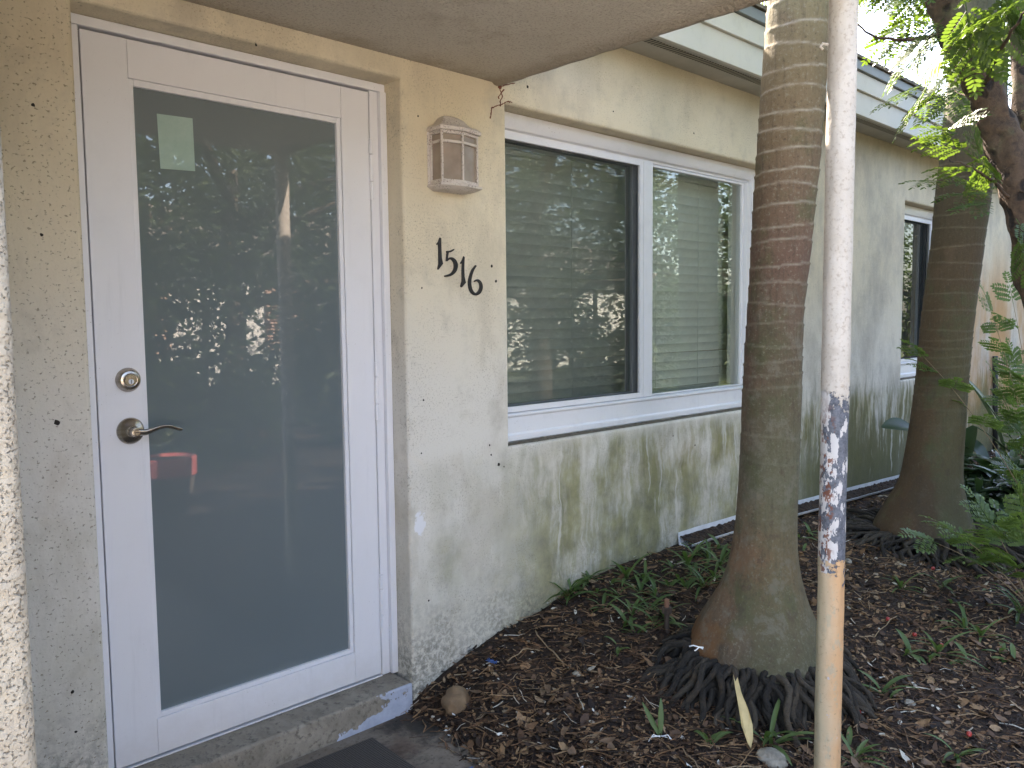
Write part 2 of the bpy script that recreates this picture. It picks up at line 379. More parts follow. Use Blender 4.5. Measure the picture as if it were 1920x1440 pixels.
def knot_bark():
    t = NT('knotted_bark'); P = t.obj()
    v = t.voro(t.scl(P, (1, 1, .8)), 17); n = t.noise(P, 30, 5, .7)
    k = t.mul(t.rng(t.add(v, t.mul(n, .25)), .50, .36), t.rng(t.noise(P, 5, 3, .5), .36, .48))
    c = t.ramp(n, [(.3, (.035, .023, .015)), (.7, (.115, .072, .044))])
    c = t.mix(t.mul(t.rng(t.noise(P, 6, 4, .6), .52, .64), .6), c, (.10, .10, .05))
    c = t.mix(k, c, (.018, .012, .009))
    return t.done(t.bsdf(c, .9, t.bump(t.add(n, t.mul(k, -.8)), .8, .012)))
M['knot'] = knot_bark()
M['dark_soil'] = simple('potting_soil', (.03, .02, .015), .95, .4)
M['gutter'] = simple('white_gutter', (.70, .72, .75), .45, .12, 20)
M['riser'] = simple('brown_plastic', (.085, .060, .045), .6, .2, 40)
M['terracotta'] = simple('orange_nozzle', (.25, .12, .07), .7)
def rock(name, a, b):
    t = NT(name); P = t.obj(); n = t.noise(P, 22, 6, .7)
    return t.done(t.bsdf(t.ramp(n, [(.3, a), (.7, b)]), .85, t.bump(n, .7, .01)))
M['rock_brown'] = rock('brown_rock', (.16, .10, .055), (.27, .175, .095))
M['rock_pale'] = rock('pale_limestone', (.20, .17, .13), (.46, .41, .33))
M['spathe'] = simple('dry_palm_sheath', (.60, .46, .22), .6, .25, 12)
M['white_bit'] = simple('white_petal', (.72, .70, .64), .6, .1)
M['red_bit'] = simple('red_berry', (.40, .045, .035), .35)
M['blue_bit'] = simple('blue_plastic', (.04, .10, .28), .4)
M['dryleaf'] = simple('dry_leaf', (.17, .10, .055), .6, .4, 30)
M['red_pot'] = simple('red_glazed_pot', (.50, .12, .11), .3)
M['nb_wall'] = simple('neighbour_wall', (.74, .72, .67), .8)
M['nb_shut'] = simple('neighbour_shutter', (.35, .22, .16), .7)
M['black_pipe'] = simple('black_pipe', (.015, .015, .015), .5)
M['rust'] = simple('rust_brown', (.16, .05, .03), .9, .3)
M['flower'] = simple('white_flower', (.85, .85, .82), .5, .05)
M['tan'] = simple('dry_stem', (.30, .21, .12), .8, .3)

# ------------------------------------------------------------------ mesh helpers
class MB:
    def __init__(s): s.v = []; s.f = []; s.attr = None
    def add(s, vs, fs):
        o = len(s.v); s.v += [tuple(q) for q in vs]; s.f += [tuple(i+o for i in f) for f in fs]; return s
    def box(s, x0, x1, y0, y1, z0, z1):
        return s.add([(x0,y0,z0),(x1,y0,z0),(x1,y1,z0),(x0,y1,z0),(x0,y0,z1),(x1,y0,z1),(x1,y1,z1),(x0,y1,z1)],
                     [(0,3,2,1),(4,5,6,7),(0,1,5,4),(1,2,6,5),(2,3,7,6),(3,0,4,7)])
    def ring(s, x0, x1, z0, z1, wl, wr, wb, wt, y0, y1):     # rectangular frame in the XZ plane, mitre free butt joints
        s.box(x0, x0+wl, y0, y1, z0, z1); s.box(x1-wr, x1, y0, y1, z0, z1)
        s.box(x0+wl, x1-wr, y0, y1, z1-wt, z1); s.box(x0+wl, x1-wr, y0, y1, z0, z0+wb); return s
    def tube(s, pts, rad, n=8, cap=True, flat=None):
        pts = [Vector(p) for p in pts]; k = len(pts)
        rad = rad if isinstance(rad, (list, tuple)) else [rad]*k
        o = len(s.v); up = None
        for i, p in enumerate(pts):
            d = (pts[min(i+1, k-1)]-pts[max(i-1, 0)]).normalized()
            if up is None: up = d.orthogonal().normalized()
            up = (up - d*up.dot(d)); up = up.normalized() if up.length > 1e-6 else d.orthogonal().normalized()
            q = d.cross(up)
            for j in range(n):
                a = 2*math.pi*j/n; e = up*math.cos(a)*(flat or 1) + q*math.sin(a)
                s.v.append(tuple(p + e*rad[i]))
        for i in range(k-1):
            for j in range(n):
                a, b = o+i*n+j, o+i*n+(j+1) % n
                s.f.append((a, b, b+n, a+n))
        if cap:
            s.f.append(tuple(o+j for j in reversed(range(n)))); s.f.append(tuple(o+(k-1)*n+j for j in range(n)))
        return s
    def lathe(s, prof, c=(0,0,0), axis='Z', n=24):           # prof: (radius, height along axis)
        o = len(s.v); c = Vector(c)
        for r, h in prof:
            for j in range(n):
                a = 2*math.pi*j/n; u, v = r*math.cos(a), r*math.sin(a)
                p = {'Z': (u, v, h), '-Y': (u, -h, v)}[axis]
                s.v.append(tuple(c+Vector(p)))
        for i in range(len(prof)-1):
            for j in range(n):
                a, b = o+i*n+j, o+i*n+(j+1) % n
                s.f.append((a, b, b+n, a+n))
        s.f.append(tuple(o+j for j in reversed(range(n)))); s.f.append(tuple(o+(len(prof)-1)*n+j for j in range(n)))
        return s
    def prism(s, poly, y0, y1):                              # polygon in XZ, between two Y
        n = len(poly); o = len(s.v)
        s.v += [(x, y0, z) for x, z in poly] + [(x, y1, z) for x, z in poly]
        s.f.append(tuple(o+i for i in range(n))); s.f.append(tuple(o+n+i for i in reversed(range(n))))
        for i in range(n):
            j = (i+1) % n; s.f.append((o+i, o+n+i, o+n+j, o+j))
        return s
    def build(s, name, mat, parent=None, smooth=None, bevel=0, seg=2, link=True, recalc=True):
        me = bpy.data.meshes.new(name); me.from_pydata(s.v, [], s.f); me.update()
        if smooth == 'keep': pass
        bm = bmesh.new(); bm.from_mesh(me)
        if recalc and len(s.f) < 60000: bmesh.ops.recalc_face_normals(bm, faces=bm.faces)
        if smooth:
            for f in bm.faces: f.smooth = True
            if smooth is not True:
                for e in bm.edges:
                    if len(e.link_faces) == 2 and e.calc_face_angle(0) > smooth: e.smooth = False
        bm.to_mesh(me); bm.free()
        me.materials.append(mat)
        if s.attr:
            at = me.attributes.new('ring', 'FLOAT', 'POINT'); at.data.foreach_set('value', s.attr)
        o = bpy.data.objects.new(name, me)
        if link: C.objects.link(o)
        if parent is not None:
            o.parent = parent; o.matrix_parent_inverse = Matrix.Translation(-parent.location) if not parent.parent else parent.matrix_parent_inverse.copy()
        if bevel:
            b = o.modifiers.new('bevel', 'BEVEL'); b.width = bevel; b.segments = seg; b.limit_method = 'ANGLE'; b.angle_limit = math.radians(35)
            if not smooth:
                for p in me.polygons: p.use_smooth = True
                o.modifiers.new('wn', 'WEIGHTED_NORMAL').keep_sharp = True
        return o

def tag(o, label, cat, group=None, kind=None):
    if label: o['label'] = label
    if cat: o['category'] = cat
    if group: o['group'] = group
    if kind: o['kind'] = kind
    return o
def thing(name, label, cat, loc, group=None):
    o = bpy.data.objects.new(name, None); C.objects.link(o); o.location = loc; o.empty_display_size = .1
    return tag(o, label, cat, group)
def part(parent, name, mb, mat, **kw):                       # world-space mesh, child of parent
    o = mb.build(name, mat, None, **kw)
    o.parent = parent
    off = Vector((0, 0, 0)); p = parent
    while p is not None: off += p.location; p = p.parent
    o.location = -off if parent.type == 'EMPTY' or True else off
    return o

def fnoise(*p): return noise.noise(Vector(p))

# ------------------------------------------------------------------ ground
def wall_profile(x):
    K = [(.2,-.13),(.9,-.12),(1.0,-.07),(1.15,-.012),(1.4,.04),(1.73,.10),(1.95,.138),(2.3,.152),(2.7,.155),(3.1,.148),(3.8,.118),(5.5,.06),(8,.03)]
    if x <= K[0][0]: return K[0][1]
    for (a, za), (b, zb) in zip(K, K[1:]):
        if x <= b: t = (x-a)/(b-a); return za+(zb-za)*t
    return K[-1][1]
def ground_z(x, y, rough=True):
    wgt = math.exp(-(min(y, 0)/.85)**2)
    base = -.085 + .03*max(0, min(x-1, 4))
    if x < 1.0: base = -.085 - .05*min(1, (1.0-x)/.2)
    z = wgt*wall_profile(x) + (1-wgt)*base
    if y < -2.6 or x < -2: z = z + (-.10-z)*min(1, max(-y-2.6, -2-x))
    z -= .075*math.exp(-((x-3.95)**2+(y+.66)**2)/.34) + .02*math.exp(-((x-1.75)**2+(y+.8)**2)/.10)
    if y > .05: z = min(z, -.0)
    if rough and abs(x-4) < 6 and -3.5 < y < .3 and x > .78: z += .016*fnoise(x*4, y*4, 1) + .010*fnoise(x*11, y*11, 5) + .006*fnoise(x*31, y*31, 9)
    return z
def axis_pts(lo, hi, dlo, dhi, step):
    a = []; v = dlo
    while v < dhi: a.append(v); v += step
    out = [lo, lo*.5, lo*.25, lo*.12] if lo < 0 else [lo]
    out = [q for q in out if q < dlo-.5]; k = dlo-2.0
    return sorted(set(out + [dlo-2, dlo-1, dlo-.5] + a + [dhi, dhi+.5, dhi+1.5, dhi+4, dhi+10, hi*.5, hi]))
gx = axis_pts(-150, 150, .6, 8.0, .035); gy = sorted([-150, -80, -40, -20, -12, -8, -6, -4.5, -3.6, -3] + [-2.6+.035*i for i in range(77)] + [.15, 1, 4, 10, 25, 60, 150])
gm = MB(); nx = len(gx)
for yy in gy:
    for xx in gx: gm.v.append((xx, yy, ground_z(xx, yy)))
for j in range(len(gy)-1):
    for i in range(nx-1):
        a = j*nx+i; gm.f.append((a, a+1, a+1+nx, a+nx))
g = gm.build('ground', M['ground'], smooth=True)
tag(g, 'dark brown mulch bed and soil along the house wall', 'ground', kind='structure')
pf = MB().box(-2.2, .985, -1.75, -.0, -.3, -.112).build('porch_floor', M['floor'], bevel=.006)
tag(pf, 'stained concrete porch floor below the door step', 'floor', kind='structure')

dv = MB().box(-9, .6, -40, -2.9, -.3, -.085).build('reflector', M['bounce_slab'])  # unseen pale slab added to bounce sun up to the canopy soffit
tag(dv, 'unseen added pale concrete driveway in front of the porch', 'reflector', kind='structure')
# ------------------------------------------------------------------ the house
house = thing('house', 'cream stucco house with mildewed wall, white glass door and sliding windows', 'house', (0, 0, 0))
DO = (-.045, .962, -.3, 2.065); W1 = (1.445, 3.38, .766, 2.065); W2 = (5.30, 6.12, .80, 2.065)
def wall_front():
    bm = bmesh.new()
    ops = [DO, W1, W2]
    xs = sorted({-4, 12} | {v for o in ops for v in o[:2]}); zs = sorted({-.3, 2.62} | {v for o in ops for v in o[2:]})
    def inside(cx, cz): return any(o[0] < cx < o[1] and o[2] < cz < o[3] for o in ops)
    vd = {}
    def V(x, y, z):
        k = (round(x, 4), round(y, 4), round(z, 4))
        if k not in vd: vd[k] = bm.verts.new(k)
        return vd[k]
    for a, b in zip(xs, xs[1:]):
        for c, d in zip(zs, zs[1:]):
            if not inside((a+b)/2, (c+d)/2): bm.faces.new((V(a,0,c), V(b,0,c), V(b,0,d), V(a,0,d)))
    D = .2
    for (x0, x1, z0, z1) in ops:
        def seg(A, B):      # split along grid lines so vertices are shared
            pts = [A]
            if A[0] == B[0]: pts += [(A[0], z) for z in zs if min(A[1], B[1]) < z < max(A[1], B[1])]
            else: pts += [(x, A[1]) for x in xs if min(A[0], B[0]) < x < max(A[0], B[0])]
            pts.append(B); pts.sort()
            for p, q in zip(pts, pts[1:]): bm.faces.new((V(p[0],0,p[1]), V(q[0],0,q[1]), V(q[0],D,q[1]), V(p[0],D,p[1])))
        seg((x0,z0),(x0,z1)); seg((x1,z0),(x1,z1)); seg((x0,z1),(x1,z1))
        if z0 > 0:
            seg((x0,z0),(x1,z0))
    bmesh.ops.recalc_face_normals(bm, faces=bm.faces)
    ed = [e for e in bm.edges if len(e.link_faces) == 2 and e.calc_face_angle(0) > 1.0 and all(abs(v.co.y) < 1e-5 for v in e.verts)]
    bmesh.ops.bevel(bm, geom=ed, offset=.012, segments=3, affect='EDGES', profile=.5)
    # ground-floor shell: ends, back
    def quad(*p): bm.faces.new([bm.verts.new(q) for q in p])
    quad((-4,0,-.3),(-4,7,-.3),(-4,7,2.62),(-4,0,2.62)); quad((12,0,-.3),(12,7,-.3),(12,7,2.62),(12,0,2.62)); quad((-4,7,-.3),(12,7,-.3),(12,7,2.62),(-4,7,2.62))
    me = bpy.data.meshes.new('wall'); bm.to_mesh(me); bm.free(); me.materials.append(M['wall'])
    o = bpy.data.objects.new('wall', me); C.objects.link(o); o.parent = house; return o
wall_front()
# porch canopy slab with a rounded drip edge
cb = MB()
poly = [(-2.3, 2.132), (1.375, 2.132), (1.385, 2.124), (1.400, 2.122), (1.418, 2.126), (1.43, 2.138), (1.434, 2.155), (1.434, 2.33), (-2.3, 2.33)]
n_ = 60; o_ = 0
for i in range(n_+1):
    yy = -1.46 + 1.459*i/n_
    for (px_, pz_) in poly:
        k = .002 if pz_ < 2.2 and px_ > 1 else 0
        cb.v.append((px_+k*fnoise(yy*9, px_*3, 2)*1.5, yy, pz_+k*fnoise(yy*13, px_*5, 7)*1.3))
m_ = len(poly)
for i in range(n_):
    for j in range(m_):
        a, b = i*m_+j, i*m_+(j+1) % m_
        cb.f.append((a, b, b+m_, a+m_))
cb.f.append(tuple(range(m_))); cb.f.append(tuple(n_*m_+j for j in reversed(range(m_))))
part(house, 'porch_canopy', cb, M['soffit'], smooth=math.radians(40))
# eaves
part(house, 'eave_soffit', MB().box(-4, 12, -.178, -.001, 2.42, 2.44), M['eave_soffit'])
part(house, 'soffit_vent', MB().box(-4, 12, -.158, -.118, 2.417, 2.4195), M['vent'])
part(house, 'fascia', MB().box(-4, 12, -.20, -.179, 2.417, 2.545), M['trim_white'], bevel=.003)
part(house, 'drip_board', MB().box(-4, 12, -.216, -.182, 2.546, 2.645), M['trim_white'], bevel=.003)
part(house, 'roof_flashing', MB().box(-4, 12, -.232, -.19, 2.648, 2.70), M['flashing'], bevel=.003)
rb = MB(); nr = 500
for i in range(nr+1):
    xx = -4.2 + 16.4*i/nr; j1 = .006*fnoise(xx*40, 1, 1); j2 = .006*fnoise(xx*33, 4, 1)
    rb.v += [(xx, -.245+j1, 2.703), (xx, -.245+j2, 2.722+j1), (xx, 3.5, 3.55), (xx, 7.3, 2.70), (xx, 7.3, 2.66), (xx, 3.5, 3.50)]
for i in range(nr):
    for j in range(6):
        a, b = i*6+j, i*6+(j+1) % 6; rb.f.append((a, b, b+6, a+6))
rb.f.append(tuple(range(6))); rb.f.append(tuple(nr*6+j for j in reversed(range(6))))
part(house, 'roof', rb, M['shingle'])
# side wall of the porch, its end just at the photographer's left hand
pl = MB(); edge = at_d(36, 720, .66)
x1_, y1_ = edge.x, edge.y
pp = MB().box(x1_-.22, x1_, y1_, -.001, -.11, 2.131)
part(house, 'porch_side_wall', pp, M['coarse'], bevel=.014, seg=4)
# door step
part(house, 'door_step', MB().box(-.043, .948, -.020, .19, -.24, -.012), M['step'], bevel=.010, seg=3)

# --- door frame and door
fr = MB()
fr.box(-.043, -.006, .092, .19, -.010, 2.036); fr.box(.902, .934, .100, .19, -.010, 2.036); fr.box(.9345, .9605, .084, .19, -.010, 2.036)
fr.box(-.043, .9605, .092, .19, 2.0365, 2.0635)
fr.box(-.005, .901, .096, .19, -.0115, -.006)
df = part(house, 'door_frame', fr, M['door_white'], bevel=.004, seg=3)
ws = MB().ring(-.0055, .9015, -.0055, 2.036, .03, .03, .03, .03, .125, .16)
part(df, 'weatherstrip', ws, M['black']).location = (0, 0, 0)
door = MB()
door.box(0, .117, .100, .145, 0, 2.03); door.box(.790, .897, .100, .145, 0, 2.03)
door.box(.1176, .7894, .1005, .145, 1.926, 2.03); door.box(.1176, .7894, .1005, .145, 0, .107)
dr = part(house, 'door', door, M['door_white'], bevel=.0018)
def sub(parent, name, mb, mat, **kw): o = part(parent, name, mb, mat, **kw); o.location = (0, 0, 0); return o
sub(dr, 'glazing_bead', MB().ring(.1178, .7892, .1072, 1.9258, .0145, .0145, .014, .018, .106, .14), M['door_white'], bevel=.002)
sub(dr, 'glass_pane', MB().box(.128, .779, .117, .130, .117, 1.912), M['door_glass'])
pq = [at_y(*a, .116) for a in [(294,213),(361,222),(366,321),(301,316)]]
sub(dr, 'pale_sheet', MB().prism([(q.x, q.z) for q in pq], .1160, .1168), M['pale_green'])  # pale green rectangle laid just in front of the door glass
for z0 in (1.67, .91, .157):
    hb = MB()
    for k, (a, b) in enumerate(((0, .058), (.060, .150), (.152, .204))):
        hb.lathe([(.0055, z0+a), (.0075, z0+a+.002), (.0075, z0+b-.002), (.0055, z0+b)], (.900, .0935, 0), 'Z', 14)
    sub(dr, 'hinge', hb, M['door_white'], smooth=math.radians(40))
# deadbolt
dbc = (.080, .0998, 1.099)
d1 = MB().lathe([(.0335,0),(.0338,.003),(.030,.012),(.026,.018),(.0245,.019)], dbc, '-Y', 40)
d1.lathe([(.0185,.0195),(.0192,.0225),(.0182,.0245),(.0172,.0240)], dbc, '-Y', 36)
bolt = sub(dr, 'deadbolt', d1, M['nickel'], smooth=math.radians(35))
# lever set
hc = (.080, .0998, .956)
l1 = MB().lathe([(.0370,0),(.0372,.003),(.034,.007),(.027,.012),(.019,.016),(.0145,.019),(.0140,.020)], hc, '-Y', 44)
l1.lathe([(.0135,.0195),(.0135,.048),(.0125,.052),(.010,.0525)], hc, '-Y', 30)
pts = []; rad = []
for i in range(25):
    t_ = i/24; x_ = .080 + .128*t_
    z_ = .956 - .006*math.sin(t_*math.pi*1.0)*(1-t_) + .014*math.sin(max(0, t_-.15)/.85*math.pi)**1.5*.9 - .006*t_**3
    pts.append((x_, .0998-.044-.010*math.sin(t_*math.pi)+.004*t_, z_)); rad.append(.0125-.0065*min(1, t_*1.6) + (.0 if t_ < .97 else -.002))
l1.tube(pts, rad, 14, True, .62)
lev = sub(dr, 'door_handle', l1, M['nickel'], smooth=math.radians(50))
sub(dr, 'keyway', MB().lathe([(.0085,.0530),(.0085,.0545),(.0078,.0550)], hc, '-Y', 24), M['nickel'], smooth=math.radians(35))
kc = MB().lathe([(.0165,.0245),(.0165,.0255),(.0158,.0262)], dbc, '-Y', 30)
sub(dr, 'keyway', kc, M['nickel'], smooth=math.radians(35))
ks = MB().lathe([(.0072,.0264),(.0072,.0268),(.0068,.0270)], (dbc[0], dbc[1], dbc[2]-.004), '-Y', 20)
sub(dr, 'key_plug', ks, M['door_white'], smooth=math.radians(35))
sub(dr, 'key_slot', MB().box(dbc[0]-.0008, dbc[0]+.0008, dbc[1]-.0280, dbc[1]-.0272, dbc[2]-.0095, dbc[2]+.001), M['slot'])
kk = MB().box(hc[0]-.004, hc[0]+.004, hc[1]-.0572, hc[1]-.0563, hc[2]-.0007, hc[2]+.0007)
sub(dr, 'key_slot', kk, M['slot'])

# --- windows
def window(o, mull=None, blind=True):
    x0, x1, z0, z1 = o
    fm = MB()
    head, sill, jl, jr = .078, .118, .045, .072
    fm.box(x0+.002, x0+jl, .082, .19, z0+.004, z1-.003); fm.box(x1-jr, x1-.030, .074, .19, z0+.125, z1-.080); fm.box(x1-.0295, x1-.002, .066, .19, z0+.125, z1-.03)
    # head: sloped profile board; sill: tall panel with a ledge
    for prof in ([( .070, z1-.003), (.066, z1-.030), (.082, z1-.062), (.096, z1-.066), (.096, z1-head), (.19, z1-head), (.19, z1-.003)],
                 [(.068, z0+.003), (.062, z0+.006), (.062, z0+.030), (.070, z0+.036), (.073, z0+.100), (.066, z0+.104), (.066, z0+.114), (.085, z0+sill), (.19, z0+sill), (.19, z0+.003)]):
        oo = len(fm.v); n = len(prof)
        fm.v += [(x0+.0460 if False else x0+.003, y, z) for y, z in prof] + [(x1-.003, y, z) for y, z in prof]
        fm.f += [tuple(oo+i for i in range(n)), tuple(oo+n+i for i in reversed(range(n)))] + [(oo+i, oo+n+i, oo+n+(i+1) % n, oo+(i+1) % n) for i in range(n)]
    if mull: fm.box(mull[0], mull[1], .078, .19, z0+.119, z1-.079)
    wf = part(house, 'window', fm, M['frame_white'], bevel=.0025)
    zl, zh = z0+.120, z1-.080
    xr = mull[0] if mull else x1-jr
    # outer sash with insect screen
    sub(wf, 'screen_frame', MB().ring(x0+.030, xr-.001, zl-.0005, zh-.0005, .018, .026, .022, .022, .080, .093).box(x0+.036, x0+.052, .0835, .0855, zl+.012, zl+.032).box(x0+.036, x0+.052, .0835, .0855, zh-.028, zh-.010), M['frame_white'], bevel=.002)
    sub(wf, 'insect_screen', MB().add([(x0+.045, .0885, zl+.012), (xr-.016, .0885, zl+.012), (xr-.016, .0885, zh-.012), (x0+.045, .0885, zh-.012)], [(0,1,2,3)]), M['screen'])
    sub(wf, 'sash', MB().ring(x0+.046, xr-.003, zl+.001, zh-.001, .03, .040, .026, .020, .112, .15), M['black'] if not mull else M['flashing'], bevel=.002)
    sub(wf, 'pane', MB().add([(x0+.07, .125, zl+.02), (xr-.03, .125, zl+.02), (xr-.03, .125, zh-.02), (x0+.07, .125, zh-.02)], [(0,1,2,3)]), M['glass'], recalc=False)
    if mull:
        sub(wf, 'glazing_bead', MB().ring(mull[1]+.0005, x1-jr-.0005, zl, zh, .006, .012, .006, .012, .095, .13), M['frame_white'], bevel=.002)
        sub(wf, 'pane', MB().add([(mull[1]+.004, .108, zl+.004), (x1-jr-.008, .108, zl+.004), (x1-jr-.008, .108, zh-.008), (mull[1]+.004, .108, zh-.008)], [(0,1,2,3)]), M['glass'], recalc=False)
    sdm = MB(); nn_ = 220
    for i in range(nn_+1):
        xx = x0+.006+(x1-x0-.012)*i/nn_; k_ = max(0, .25+fnoise(xx*5, 7, z0)*.9)
        for q in range(5): yy = .010+.050*q/4; sdm.v.append((xx, yy, z0+.0008+(.004*k_+.005*abs(fnoise(xx*40, q*1.7, 3)))*(q/4)**.8*(.4+k_)))
    for i in range(nn_):
        for q in range(4): a = i*5+q; sdm.f.append((a, a+5, a+6, a+1))
    sub(wf, 'sill_debris', sdm, M['silldirt'], smooth=True)
    if blind:
        bl = MB(); spans = [(x0+.04, 2.555), (2.56, x1+.12)]
        for (a, b) in spans:
            k = 0; z = zh-.02
            bl.box(a, b, .222, .262, zh-.015, zh+.04)
            while z > zl-.02:
                seg = 5; tilt = math.radians(66+U(-2, 2)); oo = len(bl.v); sg = U(-.002, .002)
                for i in range(seg+1):
                    u = (i/seg-.5)*.052; c_ = .004*(1-(2*i/seg-1)**2)
                    yy = .24 - u*math.cos(tilt)+c_*math.sin(tilt); zz_ = z + u*math.sin(tilt)+c_*math.cos(tilt)
                    bl.v += [(a, yy, zz_), (b, yy, zz_+sg)]
                for i in range(seg): bl.f.append((oo+2*i, oo+2*i+1, oo+2*i+3, oo+2*i+2))
                z -= .0455
            for q in (.12, .52, .9): xx = a+(b-a)*q; bl.box(xx-.0012, xx+.0012, .208, .2095, zl, zh)
        sub(wf, 'blind', bl, M['blind'], smooth=math.radians(50))
    else:
        cv = MB(); k = 60
        for i in range(k+1):
            xx = x0+(x1-x0)*i/k; yy = .26+.025*math.sin(i*.8)+.01*math.sin(i*2.1); cv.v += [(xx, yy, zl-.1), (xx, yy, zh+.1)]
        for i in range(k): cv.f.append((2*i, 2*i+2, 2*i+3, 2*i+1))
        sub(wf, 'curtain', cv, M['curtain'], smooth=True)
    return wf
window(W1, (2.398, 2.468))
window(W2, None, False)
# ceiling slab inside, so the rooms stay dim
part(house, 'ceiling', MB().box(-3.99, 11.99, .21, 6.99, 2.45, 2.47), M['room'])

# small anchor holes and rust marks on the wall
for (px, py, r) in [(62,197,.0045),(78,440,.004),(107,792,.0075),(136,1297,.005),(142,1372,.004),(784,218,.0035),(791,540,.0035),(794,750,.0035),(922,499,.0055),(930,527,.0055),(935,871,.007),(921,853,.004),(945,875,.003),(918,835,.004),(989,163,.006),(1150,209,.004),(1301,250,.005),(1262,817,.004),(1303,835,.005),(804,1126,.004),(480,84,.004),(790,850,.003)]:
    q = at_y(px, py, 0); hb = MB(); oo = []
    nn = 9
    hb.v.append((q.x, -.0016, q.z))
    for j in range(nn):
        a = 2*math.pi*j/nn; rr = r*U(.75, 1.2); hb.v.append((q.x+rr*math.cos(a), -.0002, q.z+rr*math.sin(a)))
    for j in range(nn): hb.f.append((0, 1+j, 1+(j+1) % nn))
    part(house, 'anchor_hole', hb, M['hole'])
for path in ([(934,163),(939,172),(942,180),(938,190),(938,199)], [(936,185),(934,182),(945,168)], [(921,203),(928,199),(938,197),(946,193),(951,190),(960,192)], [(938,162),(950,159),(965,156)], [(922,203),(921,212),(919,222)]):
    pts = [at_y(x, y, -.001) for x, y in path]; fine_ = []
    for a, b in zip(pts, pts[1:]):
        for k in range(4): q = a.lerp(b, k/4); fine_.append((q.x+U(-.0015,.0015), q.y, q.z+U(-.0015,.0015)))
    fine_.append(tuple(pts[-1]))
    part(house, 'rust_crack', MB().tube(fine_, [U(.0012, .0028) for _ in fine_], 6), M['rust'])
hb = MB().lathe([(.001,0),(.009,.001),(.007,.004),(.001,.006)], tuple(at_y(937,163,-.0)), '-Y', 10)
part(house, 'rust_crack', hb, M['rust'])
part(house, 'conduit', MB().tube([at_y(1866, 668, -.03), at_y(1866, 800, -.03), at_y(1866, 900, -.03)], .022, 12), M['black_pipe'], smooth=True)

# ------------------------------------------------------------------ wall lantern
def lantern():
    P0, P4 = 1.076, 1.237
    plan = [(1.078, 0), (1.078, -.068), (1.155, -.086), (1.237, -.068), (1.237, 0)]
    t = thing('wall_lantern', 'whitish flaking metal wall lantern with frosted panes right of the door', 'wall lamp', (1.157, 0, 1.72))
    def loft(mb, levels):          # levels: (scale, z) of the plan about its back centre
        o = len(mb.v); n = len(plan)
        for s, z in levels: mb.v += [(1.157+(x-1.157)*s, (y*s if y else -.0005), z) for x, y in plan]
        for i in range(len(levels)-1):
            for j in range(n):
                a, b = o+i*n+j, o+i*n+(j+1) % n; mb.f.append((a, b, b+n, a+n))
        mb.f.append(tuple(o+j for j in reversed(range(n)))); mb.f.append(tuple(o+(len(levels)-1)*n+j for j in range(n)))
    z0, z1 = 1.728, 1.905
    cp = MB(); loft(cp, [(1.16, z1-.001), (1.17, z1+.012), (1.08, z1+.018), (1.02, z1+.022)])
    loft(cp, [(.84, z1+.0225), (.72, z1+.036), (.58, z1+.050), (.40, z1+.060), (.12, z1+.064)])
    part(t, 'cap', cp, M['lamp_metal'], bevel=.0025)
    cg = MB()
    for (x, y) in plan: cg.box(x-.0038, x+.0038, (y-.0038) if y else -.012, (y+.0038) if y else -.002, z0, z1)
    for zz, h in ((1.868, .0045), (z1-.006, .005), (z0+.006, .006)):
        for (a, b) in zip(plan, plan[1:]):
            A, B = Vector((a[0], a[1], zz)), Vector((b[0], b[1], zz)); d = (B-A).normalized(); nn = Vector((d.y, -d.x, 0))*.0042
            A -= d*.004; B += d*.004; H = Vector((0, 0, h))
            cg.add([A-nn-H, B-nn-H, B+nn-H, A+nn-H, A-nn+H, B-nn+H, B+nn+H, A+nn+H], [(0,3,2,1),(4,5,6,7),(0,1,5,4),(1,2,6,5),(2,3,7,6),(3,0,4,7)])
    part(t, 'cage', cg, M['lamp_metal'], bevel=.0012)
    gl = MB(); loft(gl, [(.95, z0-.002), (.95, z1+.001)])
    part(t, 'frosted_glass', gl, M['lamp_glass'])
    bs = MB(); loft(bs, [(.86, z0-.022), (.90, z0-.021), (1.16, z0-.010), (1.17, z0-.003), (1.05, z0+.0005)])
    part(t, 'base_tray', bs, M['lamp_metal'], bevel=.002)
    part(t, 'back_plate', MB().box(1.067, 1.247, -.0045, -.0002, z0-.004, z1+.010), M['lamp_metal'], bevel=.001)
lantern()

